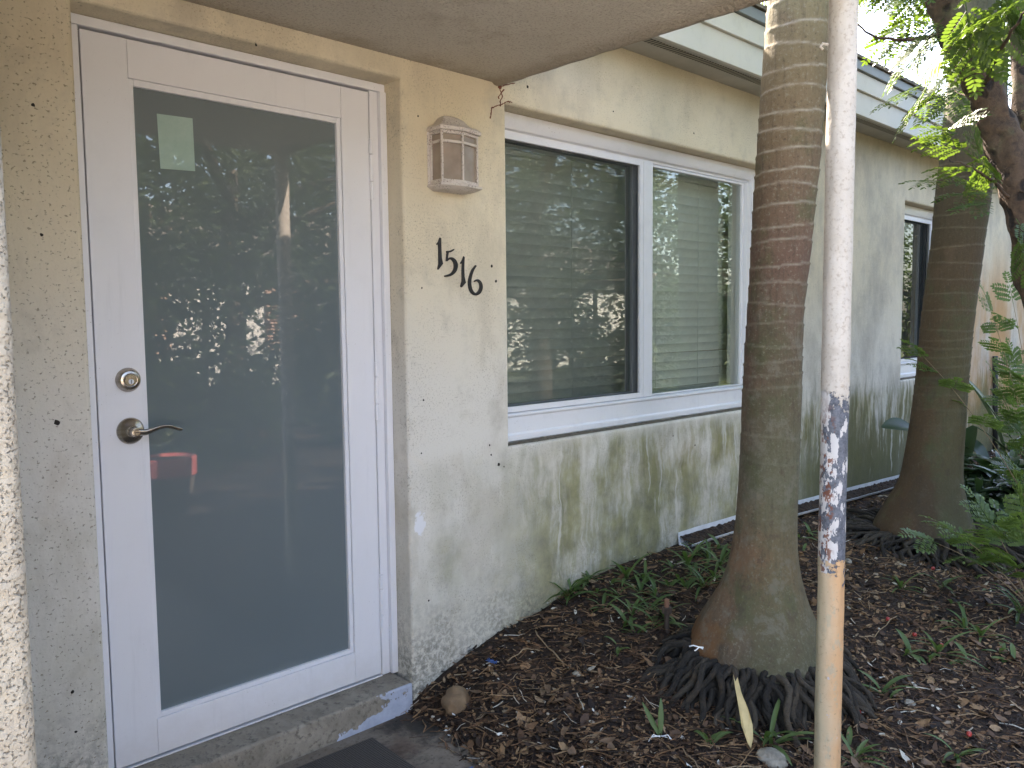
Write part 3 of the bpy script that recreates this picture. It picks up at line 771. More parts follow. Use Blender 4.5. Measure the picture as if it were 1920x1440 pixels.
# ------------------------------------------------------------------ house numerals
def cp_(x, y): q = at_y(750+x/3.428, 180+y/3.428, -.006); return (q.x, q.z)
def ribbon(mb, path, off):
    # smooth the path, then widen it
    P_ = []
    for i in range(len(path)-1):
        p0, p1, p2, p3 = path[max(i-1,0)], path[i], path[i+1], path[min(i+2,len(path)-1)]
        for k in range(6):
            t = k/6; P_.append(tuple(.5*(2*b+(c-a)*t+(2*a-5*b+4*c-d)*t*t+(3*b-a-3*c+d)*t**3) for a, b, c, d in zip(p0, p1, p2, p3)))
    P_.append(path[-1]); L, R_ = [], []
    for i, (x, y, wd) in enumerate(P_):
        a, b = P_[max(i-1,0)], P_[min(i+1,len(P_)-1)]; dx, dy = b[0]-a[0], b[1]-a[1]; l = math.hypot(dx, dy) or 1
        ox, oy = -dy/l*wd*.62, dx/l*wd*.62
        L.append(cp_(x+ox, y+oy)); R_.append(cp_(x-ox, y-oy))
    n = len(L); o = len(mb.v); y0, y1 = -.0065-off, -.0003
    for (a, b) in zip(L, R_): mb.v += [(a[0], y0, a[1]), (b[0], y0, b[1]), (a[0], y1, a[1]), (b[0], y1, b[1])]
    for i in range(n-1):
        q = o+4*i; mb.f += [(q, q+1, q+5, q+4), (q, q+4, q+6, q+2), (q+1, q+3, q+7, q+5)]
    mb.f += [(o, o+2, o+3, o+1), (o+4*(n-1), o+4*(n-1)+1, o+4*(n-1)+3, o+4*(n-1)+2)]
one_a = [(258,909),(266,914),(267,980),(270,1040),(278,1078),(248,1117),(243,1110),(250,1080),(250,1000),(249,950),(240,957),(238,950),(250,934)]
one_b = [(411,1029),(417,1036),(414,1100),(416,1160),(425,1200),(398,1231),(391,1223),(400,1190),(400,1120),(402,1074),(393,1079),(390,1073),(403,1052)]
nums = []
for poly, lab in ((one_a, 'black metal numeral 1 standing highest, just below the lantern'), (one_b, 'black metal numeral 1 between the 5 and the 6')):
    mb = MB().prism([cp_(*q) for q in poly], -.0065, -.0003)
    nums.append((mb, lab))
mb5 = MB(); ribbon(mb5, [(302,1001,9),(325,999,9),(349,986,6)], .0002); ribbon(mb5, [(311,1000,8),(306,1030,7),(303,1062,6)], .0)
ribbon(mb5, [(302,1060,5),(325,1043,11),(349,1055,16),(361,1085,19),(355,1120,17),(334,1145,13),(305,1156,10),(289,1157,6)], .0004)
nums.insert(1, (mb5, 'black metal numeral 5 on the stucco, second in the descending row'))
mb6 = MB(); ribbon(mb6, [(491,1089,7),(470,1120,11),(456,1160,13),(450,1205,15),(460,1250,15),(485,1274,13),(511,1262,16),(524,1230,15),(518,1200,13),(500,1184,11),(480,1192,5)], 0)
nums.append((mb6, 'black metal numeral 6 standing lowest of the house number'))
for mb, lab in nums: tag(mb.build('house_numeral', M['numeral'], bevel=.0008), lab, 'house number', 'house number numerals')

# ------------------------------------------------------------------ doormat
a = at_z(691, 1377, -.104)
dm = MB().box(-.62, .62, -.40, 0, 0, .008).build('doormat', M['mat'], bevel=.003)
dm.location = (a.x-.62, a.y, -.112); dm.rotation_euler.z = math.radians(-2)
tag(dm, 'dark grey ribbed doormat lying against the concrete door step', 'doormat')

# ------------------------------------------------------------------ porch post
PX, PY = 1.352, -1.33
post = thing('porch_post', 'round pipe post with cream, blue-grey and orange peeling paint under the canopy corner', 'post', (PX, PY, -.12))
pb = MB(); n = 40; k = 200
for i in range(k+1):
    z = 2.2455*i/k; lean = -.004+.006*i/k
    for j in range(n):
        a = 2*math.pi*j/n; zz = z-.12
        lump = .0012*fnoise(math.cos(a)*2, math.sin(a)*2, zz*7)+.0009*fnoise(math.cos(a)*6, math.sin(a)*6, zz*22)
        r = .0335+lump+(.0012 if zz > .98 else 0)
        pb.v.append((lean+r*math.cos(a), r*math.sin(a), z))
for i in range(k):
    for j in range(n): q, b = i*n+j, i*n+(j+1) % n; pb.f.append((q, b, b+n, q+n))
po = pb.build('pipe', M['post'], smooth=True); po.parent = post
fl = MB().lathe([(.075,2.232),(.075,2.243),(.040,2.2435),(.036,2.2450)], (0,0,0), 'Z', 24).build('top_flange', M['post'], smooth=math.radians(35)); fl.parent = post
# stub of an old hook on its house side
hk = MB().tube([(-.026, .024, 2.055), (-.036, .034, 2.058), (-.040, .038, 2.050), (-.034, .034, 2.044)], .0035, 8).build('hook', M['post'], smooth=True); hk.parent = post

# ------------------------------------------------------------------ palms
def palm(label, base, zg, rows, rings, mat, depth, crown_at, root_r, n_roots, seed):
    r_ = random.Random(seed)
    t = thing('palm_tree', label, 'palm tree', (base[0], base[1], zg))
    # rows: (py, px_left, px_right) read off the photo; the trunk stands in the plane through its base facing the camera
    D0 = (Vector((base[0], base[1], 0))-Vector((CAM.x, CAM.y, 0))).dot(Vector((_f.x, _f.y, 0)).normalized())
    prof = []
    for (py, xl, xr) in rows:
        d = ray((xl+xr)/2, py); d = d/(Vector((d.x, d.y, 0)).dot(Vector((_f.x, _f.y, 0)).normalized()))
        c = CAM + d*D0; dist = (c-CAM).length
        prof.append((c.z, c.x, c.y, (xr-xl)/2/F_PX*(c-CAM).dot(_f)))
    prof.sort()
    z_low = prof[0][0]
    topz = 3.6 if crown_at is None else crown_at
    # carry it on above the frame
    (za, xa, ya, ra), (zb, xb, yb, rb_) = prof[-4], prof[-1]
    sx, sy = (xb-xa)/(zb-za), (yb-ya)/(zb-za)
    prof.append((topz, xb+sx*.35*(topz-zb), yb+sy*.35*(topz-zb), rb_*.72))
    def P_(z):
        for a, b in zip(prof, prof[1:]):
            if z <= b[0]:
                u = max(0, (z-a[0])/(b[0]-a[0])); return [a[i]+(b[i]-a[i])*u for i in (1, 2, 3)]
        return list(prof[-1][1:])
    def Ps(z):
        s = [P_(z+k*.03) for k in (-1.5, -.5, .5, 1.5)]; return [sum(q[i] for q in s)/4 for i in range(3)]
    rz = []
    for (py, px) in rings:
        d = ray(px, py); d = d/(Vector((d.x, d.y, 0)).dot(Vector((_f.x, _f.y, 0)).normalized())); rz.append((CAM+d*D0).z)
    zz = rz[0]
    while zz < topz: zz += .085+r_.uniform(-.012, .012); rz.append(zz)
    rz.sort(); tilts = [(r_.uniform(.010, .022), r_.uniform(0, 6.28), r_.uniform(0, 99)) for _ in rz]
    mb = MB(); attr = []; n = 96; dz = .0065; k = int((topz-z_low)/dz)
    for i in range(k+1):
        z = z_low+dz*i; cx, cy, r = Ps(z)
        for j in range(n):
            a = 2*math.pi*j/n; ca, sa = math.cos(a), math.sin(a)
            ledge = 0; mark = 0
            for q, (tl, ph, sd_) in zip(rz, tilts):
                if abs(q-z) < .13:
                    zq = q + tl*math.cos(a-ph)*.6 + .004*fnoise(ca*2.5, sa*2.5, sd_) + .0018*fnoise(ca*9, sa*9, sd_)
                    u = z-zq
                    if -.004 < u < .0055: mark = max(mark, 1-abs(u-.001)/.0052); ledge += .0022*(1-abs(u)/.006) if abs(u) < .006 else 0
                    if 0 <= u < .05: ledge -= .0022*(1-u/.05)
            low = min(1, max(.12, (z-.55)/.35)); 
            rr = r + ledge*low*1.2 + .004*fnoise(ca*1.3, sa*1.3, z*1.6) + .0015*fnoise(ca*5, sa*5, z*9)
            if z < z_low+.5: rr += (z_low+.5-z)*.045*fnoise(ca*2.2, sa*2.2, seed)
            mb.v.append((cx+rr*ca, cy+rr*sa, z)); attr.append(max(0, mark)*min(1, max(.0, (z-.45)/.5)))
    for i in range(k):
        for j in range(n): q, b = i*n+j, i*n+(j+1) % n; mb.f.append((q, b, b+n, q+n))
    mb.attr = attr
    part(t, 'trunk', mb, mat, smooth=True)
    # root mat
    rt = MB(); c0 = prof[0]
    for i in range(n_roots):
        a = 2*math.pi*(i+r_.random()*.9)/n_roots; lay = r_.random()*1.25
        r0 = c0[3]*(.93-.06*lay); L = root_r*r_.uniform(.72, 1.08)*(1.18 if math.cos(a-3.7) > .3 else 1); rad0 = r_.uniform(.0075, .0145)
        pts = []; m = 16; wob = r_.uniform(-.22, .22); ph = r_.uniform(0, 6)
        ztop = c0[0]+.030-.055*lay
        for q in range(m):
            u = q/(m-1); rr = r0+(L-r0)*u**.85; aa = a+wob*.35*u+.05*math.sin(u*7+ph)
            x, y = c0[1]+rr*math.cos(aa), c0[2]+rr*math.sin(aa)
            gz = ground_z(x, y)
            z = ztop + (gz-.014-ztop)*(u**1.15) + .030*math.sin(u*math.pi)*(1.25-lay) + .005*math.sin(u*9+ph)
            pts.append((x, y, z))
        rt.tube(pts, [rad0*(1-.30*(q/(m-1))) * (1+.28*fnoise(q*.9, i*3.7, 2)) for q in range(m)], 8)
    ro = part(t, 'root_mass', rt, M['root'], smooth=True)
    # crown of arching fronds, above the frame
    cx, cy, r = Ps(topz-.05)
    cr = MB(); nf = 11
    for i in range(nf):
        a = 2*math.pi*i/nf+r_.uniform(-.2, .2); L = r_.uniform(1.6, 2.1); el = r_.uniform(.35, 1.1)
        frond(cr, Vector((cx, cy, topz)), a, el, L, r_)
    part(t, 'crown', cr, M['frond'])
    return t
def frond(mb, p, a, el, L, r_, nl=34, ll=.5):
    pts = []; q = Vector(p); e = el; m = 14
    for i in range(m):
        pts.append(q.copy()); q = q+Vector((math.cos(a)*math.cos(e), math.sin(a)*math.cos(e), math.sin(e)))*(L/m); e -= .13+.01*i
    mb.tube(pts, [.014*(1-i/m)+.003 for i in range(m)], 5)
    for i in range(nl):
        u = .12+.86*i/nl; k = u*(m-1); i0 = min(int(k), m-2); c = pts[i0].lerp(pts[i0+1], k-i0); d = (pts[i0+1]-pts[i0]).normalized()
        s = d.cross(Vector((0,0,1))); s = s.normalized() if s.length > .01 else Vector((1,0,0))
        for sg in (1, -1):
            l = ll*math.sin(math.pi*min(1, .15+u*.85))**.6*r_.uniform(.85, 1.1); dr_ = (s*sg+d*.75+Vector((0,0,-.35+r_.uniform(-.2,.2)))).normalized()
            w_ = d*.014; tip = c+dr_*l+Vector((0,0,-.10*l)); md = c+dr_*l*.45
            mb.add([c, md-w_, tip, md+w_], [(0,1,2,3)])
palm('tall mossy ringed palm with a flared foot, behind the porch post', (1.80, -.76), .05,
     [(0,1440,1559),(56,1435,1555),(97,1432,1552),(150,1428,1547),(200,1425,1542),(300,1418,1534),(400,1412,1524),(465,1410,1519),(500,1408,1515),(600,1402,1505),(700,1395,1502),(800,1391,1498),(900,1387,1495),(1000,1380,1492),(1060,1369,1495),(1100,1355,1504),(1130,1337,1512),(1160,1316,1525),(1190,1301,1540),(1225,1292,1548)],
     [(y, 1470) for y in (19,56,98,137,178,216,253,289,326,358,392,426,459,499,536,573,610,647,676,702,728,818,860,960)], M['palm1'], None, 3.9, .345, 360, 3)
palm('brown ringed palm with a widely flared foot, standing farther along the wall', (4.02, -.60), .05,
     [(150,1782,1866),(210,1774,1864),(300,1765,1861),(375,1756,1851),(440,1751,1842),(480,1747,1837),(600,1732,1822),(700,1722,1812),(760,1715,1807),(840,1704,1802),(900,1693,1799),(940,1672,1806),(975,1650,1814),(1000,1640,1822)],
     [(y, 1790) for y in (245,312,340,372,402,432,465,495,525,555,585,618,635,650,668,686,705,722,742,768,795,830,856,890)], M['palm2'], None, 3.6, .52, 340, 8)

# ------------------------------------------------------------------ fern-leaved tree at the right
def leaflet(mb, p, d, nrm, l, w_):
    s = d.cross(nrm).normalized()*w_*.5
    mb.add([p, p+d*l*.35+s, p+d*l*.75+s*.85, p+d*l, p+d*l*.75-s*.85, p+d*l*.35-s], [(0,1,2,3,4,5)])
def pinna(mb, p, d, nrm, L, pairs, ll, r_, droop=.0):
    q = p.copy(); dd = d.copy(); st = L/pairs
    for i in range(pairs):
        q = q+dd*st; dd = (dd+Vector((0,0,-droop/pairs))).normalized(); s = dd.cross(nrm).normalized()
        sc = .75+.5*math.sin(math.pi*(i+.6)/pairs)*.6
        for sg in (1, -1):
            e = (s*sg+dd*.55+nrm*r_.uniform(-.15, .25)).normalized(); leaflet(mb, q, e, (nrm+s*sg*.3).normalized(), ll*sc, ll*.42)
    leaflet(mb, q, dd, nrm, ll*.9, ll*.4)
    mb.add([p-nrm*.0008, p+nrm*.0008, q], [(0,1,2)])
def bipinnate(mb, p, d, r_, L=.19, pairs=4, pl=.095, ll=.027, lp=7):
    d = d.normalized(); nrm = (Vector((0,0,1))-d*d.z); nrm = nrm.normalized() if nrm.length > .1 else Vector((1,0,0))
    nrm = (nrm + Vector((r_.uniform(-.4,.4), r_.uniform(-.4,.4), 0))).normalized()
    q = p.copy(); st = L/(pairs+1); q += d*st*.8; pts = [p.copy()]
    for i in range(pairs):
        s = d.cross(nrm).normalized()
        for sg in (1, -1):
            e = (s*sg+d*.8+Vector((0,0,-.15))).normalized(); pinna(mb, q, e, nrm, pl*(1-.08*abs(i-2)), lp, ll, r_, .4)
        pts.append(q.copy()); q = q+d*st; d = (d+Vector((0,0,-.05))).normalized()
    pinna(mb, q, d, nrm, pl*.8, lp-2, ll, r_, .4)
    mb.tube(pts+[q], .0016, 4, False)
def fern_tree():
    r_ = random.Random(21)
    path = [(1640,-260,3.05),(1700,-120,3.0),(1745,-40,3.0),(1772,15,3.0),(1810,97,3.0),(1842,165,3.0),(1872,230,3.0),(1892,300,3.0),(1912,370,3.0),(1932,450,3.02),(1958,600,3.05),(1972,800,3.08),(1985,1000,3.1),(1992,1120,3.1)]
    pts = [at_d(*p) for p in path]; fine = []
    for a, b in zip(pts, pts[1:]):
        for k in range(6): fine.append(a.lerp(b, k/6))
    fine.append(pts[-1]); base = fine[-1]; base.z = ground_z(base.x, base.y)-.03
    t = thing('feathery_tree', 'leaning knotted tree with feathery green leaves at the right edge', 'tree', (base.x, base.y, base.z))
    tb = MB(); N = len(fine); n = 40
    for i, c in enumerate(fine):
        d = (fine[min(i+1,N-1)]-fine[max(i-1,0)]).normalized(); up = Vector((1,0,0)); up = (up-d*up.dot(d)).normalized(); q = d.cross(up)
        r = .050+.022*(i/N)
        for j in range(n):
            a = 2*math.pi*j/n; e = up*math.cos(a)+q*math.sin(a); pp_ = c+e*r
            rr = r*(1+.30*fnoise(pp_.x*9, pp_.y*9, pp_.z*9)+.20*fnoise(pp_.x*26, pp_.y*26, pp_.z*26))
            tb.v.append(tuple(c+e*rr))
    for i in range(N-1):
        for j in range(n): a, b = i*n+j, i*n+(j+1) % n; tb.f.append((a, b, b+n, a+n))
    part(t, 'trunk', tb, M['knot'], smooth=True)
    def branch(pl, r0, r1):
        q = [at_d(*p) for p in pl]; f = []
        for a, b in zip(q, q[1:]):
            for k in range(5): f.append(a.lerp(b, k/5)+Vector((r_.uniform(-1,1), r_.uniform(-1,1), r_.uniform(-1,1)))*.004)
        f.append(q[-1]); m = len(f)
        part(t, 'branch', MB().tube(f, [r0+(r1-r0)*i/(m-1) for i in range(m)], 9), M['knot'], smooth=True)
        return f
    branch([(1955,470,3.15),(1925,330,3.3),(1912,200,3.35),(1908,80,3.4),(1890,-60,3.4),(1860,-200,3.4)], .034, .022)
    b2 = branch([(1893,372,2.98),(1862,340,2.92),(1830,318,2.85),(1800,305,2.8),(1780,300,2.78)], .006, .002)
    b3 = branch([(1790,60,3.05),(1740,70,3.1),(1690,75,3.15),(1640,70,3.2),(1600,40,3.25)], .010, .003)
    b4 = branch([(1725,-80,3.0),(1660,-40,3.05),(1610,-30,3.1),(1540,-40,3.1)], .012, .004)
    b5 = branch([(1842,165,3.0),(1870,110,2.7),(1895,60,2.5),(1925,20,2.4)], .009, .003)
    b6 = branch([(1865,215,3.05),(1830,190,3.3),(1790,170,3.45)], .007, .002)
    fo = MB()
    def spray(n_, x0, x1, y0, y1, d0, d1, toward=None, **kw):
        for _ in range(n_):
            px, py, D = r_.uniform(x0, x1), r_.uniform(y0, y1), r_.uniform(d0, d1)
            p = at_d(px, py, D)
            d = Vector((r_.uniform(-1,1), r_.uniform(-1,1), r_.uniform(-.5,.3))) if toward is None else (_r*toward[0]+_u*toward[1]+_f*r_.uniform(-.5,.5)+Vector((r_.uniform(-.3,.3), r_.uniform(-.3,.3), r_.uniform(-.3,.3))))
            bipinnate(fo, p, d, r_, **kw)
    spray(11, 1615, 1760, -70, 10, 2.9, 3.4)
    spray(6, 1700, 1790, 20, 90, 2.9, 3.3, (-.5, -.4))
    spray(5, 1745, 1805, 110, 175, 3.1, 3.6, (-.6, -.4))
    spray(26, 1850, 1990, -80, 220, 3.25, 4.2)
    spray(4, 1850, 1930, -80, 0, 2.5, 2.8)
    spray(18, 1900, 2010, 150, 420, 3.3, 4.2)
    spray(5, 1800, 1900, -60, 20, 2.5, 2.8, (.2, -.6), ll=.03, pl=.11, lp=8)
    # the low bright sprays in front of the second palm
    for (px, py, tx, ty, L) in [(1792,250,-1,.25,.10),(1795,250,-.9,-.1,.11),(1778,246,.6,.5,.09),(1815,285,-.8,.3,.12),(1838,300,-.2,.7,.10),(1826,318,-1,.05,.13),(1850,300,-.1,-.5,.09),(1800,345,-1,.2,.14),(1840,350,-.7,.25,.12),(1868,362,-1,0,.16),(1880,345,-.4,.5,.10),(1862,380,-.9,-.1,.10),(1905,410,.3,-.7,.12),(1915,440,.1,-.9,.12)]:
        d = _r*tx+_u*ty+_f*r_.uniform(-.25,.25); bipinnate(fo, at_d(px, py, 2.85+r_.uniform(-.1,.1)), d, r_, L=L, pairs=3, pl=.075, ll=.022, lp=7)
    # rest of the crown, above and to the right of the photo
    for _ in range(70):
        p = Vector((r_.uniform(1.4, 4.2), r_.uniform(-2.9, -1.3), r_.uniform(2.75, 4.2)))
        if p.x < 2.1 and p.y > -1.5: continue
        bipinnate(fo, p, Vector((r_.uniform(-1,1), r_.uniform(-1,1), r_.uniform(-.6,.2))), r_, L=.26, pl=.12, ll=.027)
    for _ in range(70):  # extra unseen leaves added to shade the front sprays from the sun
        p = Vector((r_.uniform(2.3, 3.4), r_.uniform(-1.4, -.85), r_.uniform(2.8, 3.7)))
        bipinnate(fo, p, Vector((r_.uniform(-1,1), r_.uniform(-1,1), r_.uniform(-.4,.2))), r_, L=.26, pl=.12, ll=.03)
    part(t, 'crown', fo, M['fern'])
fern_tree()

# ------------------------------------------------------------------ saplings and leafy plants at the right
def sapling(label, px, py, zg, tips, seed):
    r_ = random.Random(seed); b = at_z(px, py, zg); b.z = ground_z(b.x, b.y)-.01
    D = (b-CAM).dot(_f)
    t = thing('sapling', label, 'sapling', tuple(b), 'feathery saplings')
    st = MB(); fo = MB()
    for (tx, ty, dd, n_) in tips:
        tip = at_d(tx, ty, D+dd); mid = b.lerp(tip, .5)+Vector((0,0,.12*(tip-b).length)); pts = []
        for k in range(9): u = k/8; pts.append(b*(1-u)**2+mid*2*u*(1-u)+tip*u*u)
        st.tube(pts, [.0034*(1-.7*k/8) for k in range(9)], 6)
        for k in range(n_):
            u = .45+.55*(k+1)/n_; i0 = min(7, int(u*8)); p = pts[i0].lerp(pts[i0+1], u*8-i0); d = (pts[i0+1]-pts[i0]).normalized()
            sg = 1 if k % 2 else -1; s = d.cross(Vector((0,0,1))).normalized()
            dr_ = (d*.7+s*sg*.9+Vector((0,0,r_.uniform(-.1,.3)))) if k < n_-1 else d
            bipinnate(fo, p, dr_, r_, L=r_.uniform(.09,.14), pairs=3, pl=.085, ll=.027, lp=7)
    part(t, 'stem', st, M['tan'], smooth=True); part(t, 'foliage', fo, M['sapling'])
sapling('low feathery sapling reaching leftward over the second palm\'s roots', 1935, 1130, 0, [(1800,1005,.0,4),(1860,985,.1,5),(1760,1020,-.05,2),(1915,955,0,5),(1890,1060,-.1,4)], 31)
sapling('tall feathery sapling arching in front of the second palm trunk', 1965, 1010, .02, [(1735,672,-.2,5),(1860,590,.1,5),(1900,570,.2,4),(1905,690,.1,6),(1880,740,0,5),(1915,800,-.1,5),(1905,880,0,5)], 33)

def big_leaf(mb, p, d, nrm, L, W, sag=.35, seg=9):
    o = len(mb.v); s = d.cross(nrm).normalized(); q = p.copy(); dd = d.copy(); nn = nrm.copy()
    for i in range(seg+1):
        u = i/seg; w_ = W*.5*(math.sin(math.pi*min(1, u*.93+.05))**.75)
        fold = w_*.35
        mb.v += [tuple(q-s*w_+nn*fold), tuple(q), tuple(q+s*w_+nn*fold)]
        dd = (dd-nn*sag/seg).normalized(); nn = s.cross(dd).normalized() if s.cross(dd).dot(nn) > 0 else -s.cross(dd).normalized(); q = q+dd*(L/seg)
    for i in range(seg):
        a = o+3*i; mb.f += [(a, a+1, a+4, a+3), (a+1, a+2, a+5, a+4)]
def broad(name, label, cat, base, leaves, mat, seed, stalk=.006):
    r_ = random.Random(seed); t = thing(name, label, cat, tuple(base)); st = MB()
    for (tip, L, W, dirv) in leaves:
        lf = MB()
        tip = Vector(tip); mid = base.lerp(tip, .5)+Vector((0,0,.10)); pts = [base*(1-u)**2+mid*2*u*(1-u)+tip*u*u for u in [k/7 for k in range(8)]]
        st.tube(pts, [stalk*(1-.4*k/7) for k in range(8)], 6)
        d = Vector(dirv).normalized(); nrm = Vector((0,0,1))-d*d.z
        nrm = nrm.normalized() if nrm.length > .15 else Vector((-.6,-.8,0)); nrm = (nrm-_f*.5).normalized(); nrm = (nrm-d*nrm.dot(d)).normalized()
        big_leaf(lf, pts[-1], d, nrm, L, W); part(t, 'leaf', lf, mat, smooth=True)
    part(t, 'stalk', st, mat, smooth=True)
    return t
b_ = Vector((5.9, -.75, .03))
broad('broadleaf_plant', 'tall plant with broad drooping grey-green leaves between the second palm and the wall', 'plant', b_,
      [(at_d(1812,712,5.6), .62, .17, _r*.7-_u*.85), (at_d(1830,800,5.5), .35, .20, _r*-.2-_u*.5+_f*.1), (at_d(1712,805,5.35), .20, .16, -_r*.9+_u*.2), (at_d(1900,790,5.7), .5, .18, _r*.8-_u*.3), (at_d(1870,830,5.6), .45, .18, _r*.5-_u*.7), (at_d(1880,860,5.3), .4, .2, -_r*.5-_u*.6)], M['darkleaf'], 5)
def strap_shrub(label, c, n_, h0, h1, seed, w_=.035):
    r_ = random.Random(seed); t = thing('leafy_shrub', label, 'shrub', tuple(c), 'dark shrubs beside the second palm'); lf = MB()
    for i in range(n_):
        a = r_.uniform(0, 6.28); rr = r_.uniform(0, .16); p = c+Vector((rr*math.cos(a), rr*math.sin(a), r_.uniform(0, .45)*h1))
        el = r_.uniform(.1, 1.3); d = Vector((math.cos(a)*math.cos(el), math.sin(a)*math.cos(el), math.sin(el)))
        s = Vector((-math.sin(a), math.cos(a), 0)); big_leaf(lf, p, d, s.cross(d).normalized()*(1 if s.cross(d).z > 0 else -1), r_.uniform(h0, h1), w_*r_.uniform(.7, 1.5), 1.2, 7)
    st = MB()
    for i in range(5): a = i*1.25; st.tube([c+Vector((.03*math.cos(a), .03*math.sin(a), -.02)), c+Vector((.08*math.cos(a), .08*math.sin(a), .4*h1+.1))], .006, 5)
    part(t, 'stem', st, M['darkleaf']); part(t, 'foliage', lf, M['darkleaf'], smooth=True)
for (px, py, D, n_, h0, h1, lab, sd_, ww) in [
    (1830, 985, 5.0, 75, .14, .32, 'dark leafy shrub right against the flared foot of the second palm', 41, .06),
    (1880, 975, 5.3, 85, .18, .42, 'dark leafy shrub under the broad drooping leaves', 42, .07),
    (1925, 960, 4.9, 80, .18, .45, 'dark leafy shrub at the right edge behind the feathery sapling', 43, .05)]:
    c = at_d(px, py, D); c.z = ground_z(c.x, c.y); strap_shrub(lab, c, n_, h0, h1, sd_, ww)

# ------------------------------------------------------------------ white gutter lying along the wall foot
def gutter():
    t = thing('gutter_channel', 'long white gutter channel full of debris lying along the wall foot', 'gutter', (2.6, 0, .15))
    mb = MB(); n = 60; prof = [(-.006, .066), (-.009, .066), (-.010, .010), (-.020, .002), (-.074, .002), (-.086, .010), (-.090, .022), (-.086, .022), (-.082, .012), (-.072, .006), (-.022, .006), (-.012, .014)]
    db = MB(); m = len(prof)
    for i in range(n+1):
        x = 2.56+(5.5-2.56)*i/n; zg = wall_profile(x)-.004; w1, w2 = .003*fnoise(x*2, 1, 1)-.02*(i/n), .002*fnoise(x*3, 2, 2)
        for (y, z) in prof: mb.v.append((x, y-.002+w1, zg+z+w2))
    for i in range(n):
        for j in range(m): a, b = i*m+j, i*m+(j+1) % m; mb.f.append((a, b, b+m, a+m))
    for i in range(240):
        x = 2.57+2.9*i/239; zg = wall_profile(x)-.004; w1 = .003*fnoise(x*2, 1, 1)-.02*((x-2.56)/2.94)
        for k in range(7): y = -.012-.072*k/6; db.v.append((x, y+w1, zg+.022+.022*(1-k/6)+.012*fnoise(x*30, k*1.3, 3)-.006*(k == 6)))
    for i in range(239):
        for k in range(6): a = i*7+k; db.f.append((a, a+1, a+8, a+7))
    part(t, 'channel', mb, M['gutter'], smooth=math.radians(40)); part(t, 'debris', db, M['ground'])
gutter()

# ------------------------------------------------------------------ sprinkler riser
q = at_z(1250, 1178, .07); q.z = ground_z(q.x, q.y)
sp = thing('sprinkler_riser', 'short brown sprinkler riser standing in the weeds left of the palm', 'sprinkler', tuple(q))
part(sp, 'riser_pipe', MB().lathe([(.011, q.z-.03), (.010, q.z+.07), (.012, q.z+.075)], (q.x, q.y, 0), 'Z', 16), M['riser'], smooth=math.radians(40))
cl = MB(); 
for k in range(18):
    a = 2*math.pi*k/18; cl.box(q.x+.0165*math.cos(a)-.002, q.x+.0165*math.cos(a)+.002, q.y+.0165*math.sin(a)-.002, q.y+.0165*math.sin(a)+.002, q.z+.072, q.z+.094)
cl.lathe([(.0155, q.z+.070), (.0155, q.z+.096)], (q.x, q.y, 0), 'Z', 18)
part(sp, 'collar', cl, M['riser'], smooth=math.radians(30))
part(sp, 'nozzle', MB().lathe([(.009, q.z+.096), (.010, q.z+.125), (.007, q.z+.127)], (q.x, q.y, 0), 'Z', 14), M['terracotta'], smooth=math.radians(30))

# ------------------------------------------------------------------ stones
def stone(label, px, py, sx, sy, sz, mat, seed, zg, rot=0):
    q = at_z(px, py, zg); z = ground_z(q.x, q.y)
    bm = bmesh.new(); bmesh.ops.create_icosphere(bm, subdivisions=4, radius=1)
    for v in bm.verts:
        c = v.co.copy(); k = 1+.34*fnoise(c.x*1.3+seed, c.y*1.3, c.z*1.3)+.07*fnoise(c.x*4+seed, c.y*4, c.z*4)
        k = min(k, 1.08); v.co = Vector((c.x*sx*k, c.y*sy*k, c.z*sz*k))
    for f in bm.faces: f.smooth = True
    me = bpy.data.meshes.new('stone'); bm.to_mesh(me); bm.free(); me.materials.append(mat)
    o = bpy.data.objects.new('stone', me); C.objects.link(o); o.location = (q.x, q.y, z+sz*.25); o.rotation_euler = (.1, .15, rot)
    return tag(o, label, 'stone', 'stones on the mulch')
stone('smooth brown stone beside the end of the door step', 857, 1316, .064, .050, .046, M['rock_brown'], 3.3, -.06, .5)
stone('pale rough limestone half buried in the mulch left of the post', 1448, 1405, .050, .042, .026, M['rock_pale'], 8.1, -.02, 1.0)
stone('small cream limestone chip on the mulch right of the post', 1706, 1318, .020, .017, .010, M['rock_pale'], 12.0, -.03, .2)
stone('small pale stone on the mulch above the brown stone', 1082, 1268, .022, .016, .008, M['rock_pale'], 17.0, .0, .8)
stone('small whitish stone between the post and the second palm', 1590, 1065, .022, .018, .014, M['rock_pale'], 23.0, .04, .3)

# ------------------------------------------------------------------ dry palm sheath standing in front of the roots
p0 = at_z(1408, 1398, -.03); p0.z = ground_z(p0.x, p0.y)-.01; Dd = (p0-CAM).dot(_f)
out = [(1374,1263),(1378,1277),(1383,1270),(1391,1300),(1403,1330),(1412,1360),(1413,1385),(1408,1404),(1401,1392),(1391,1362),(1384,1320),(1378,1290)]
mb = MB(); nn = len(out)
for s_ in (0, 1):
    for (x, y) in out: mb.v.append(tuple(at_d(x, y, Dd+(.004*s_)+(1400-y)*.00028)+(_f*.004*math.sin(x*.25))))
mb.f = [tuple(range(nn)), tuple(nn+i for i in reversed(range(nn)))]+[(i, nn+i, nn+(i+1) % nn, (i+1) % nn) for i in range(nn)]
tag(mb.build('palm_sheath', M['spathe']), 'split yellow strip of dry palm sheath standing against the roots', 'palm sheath')

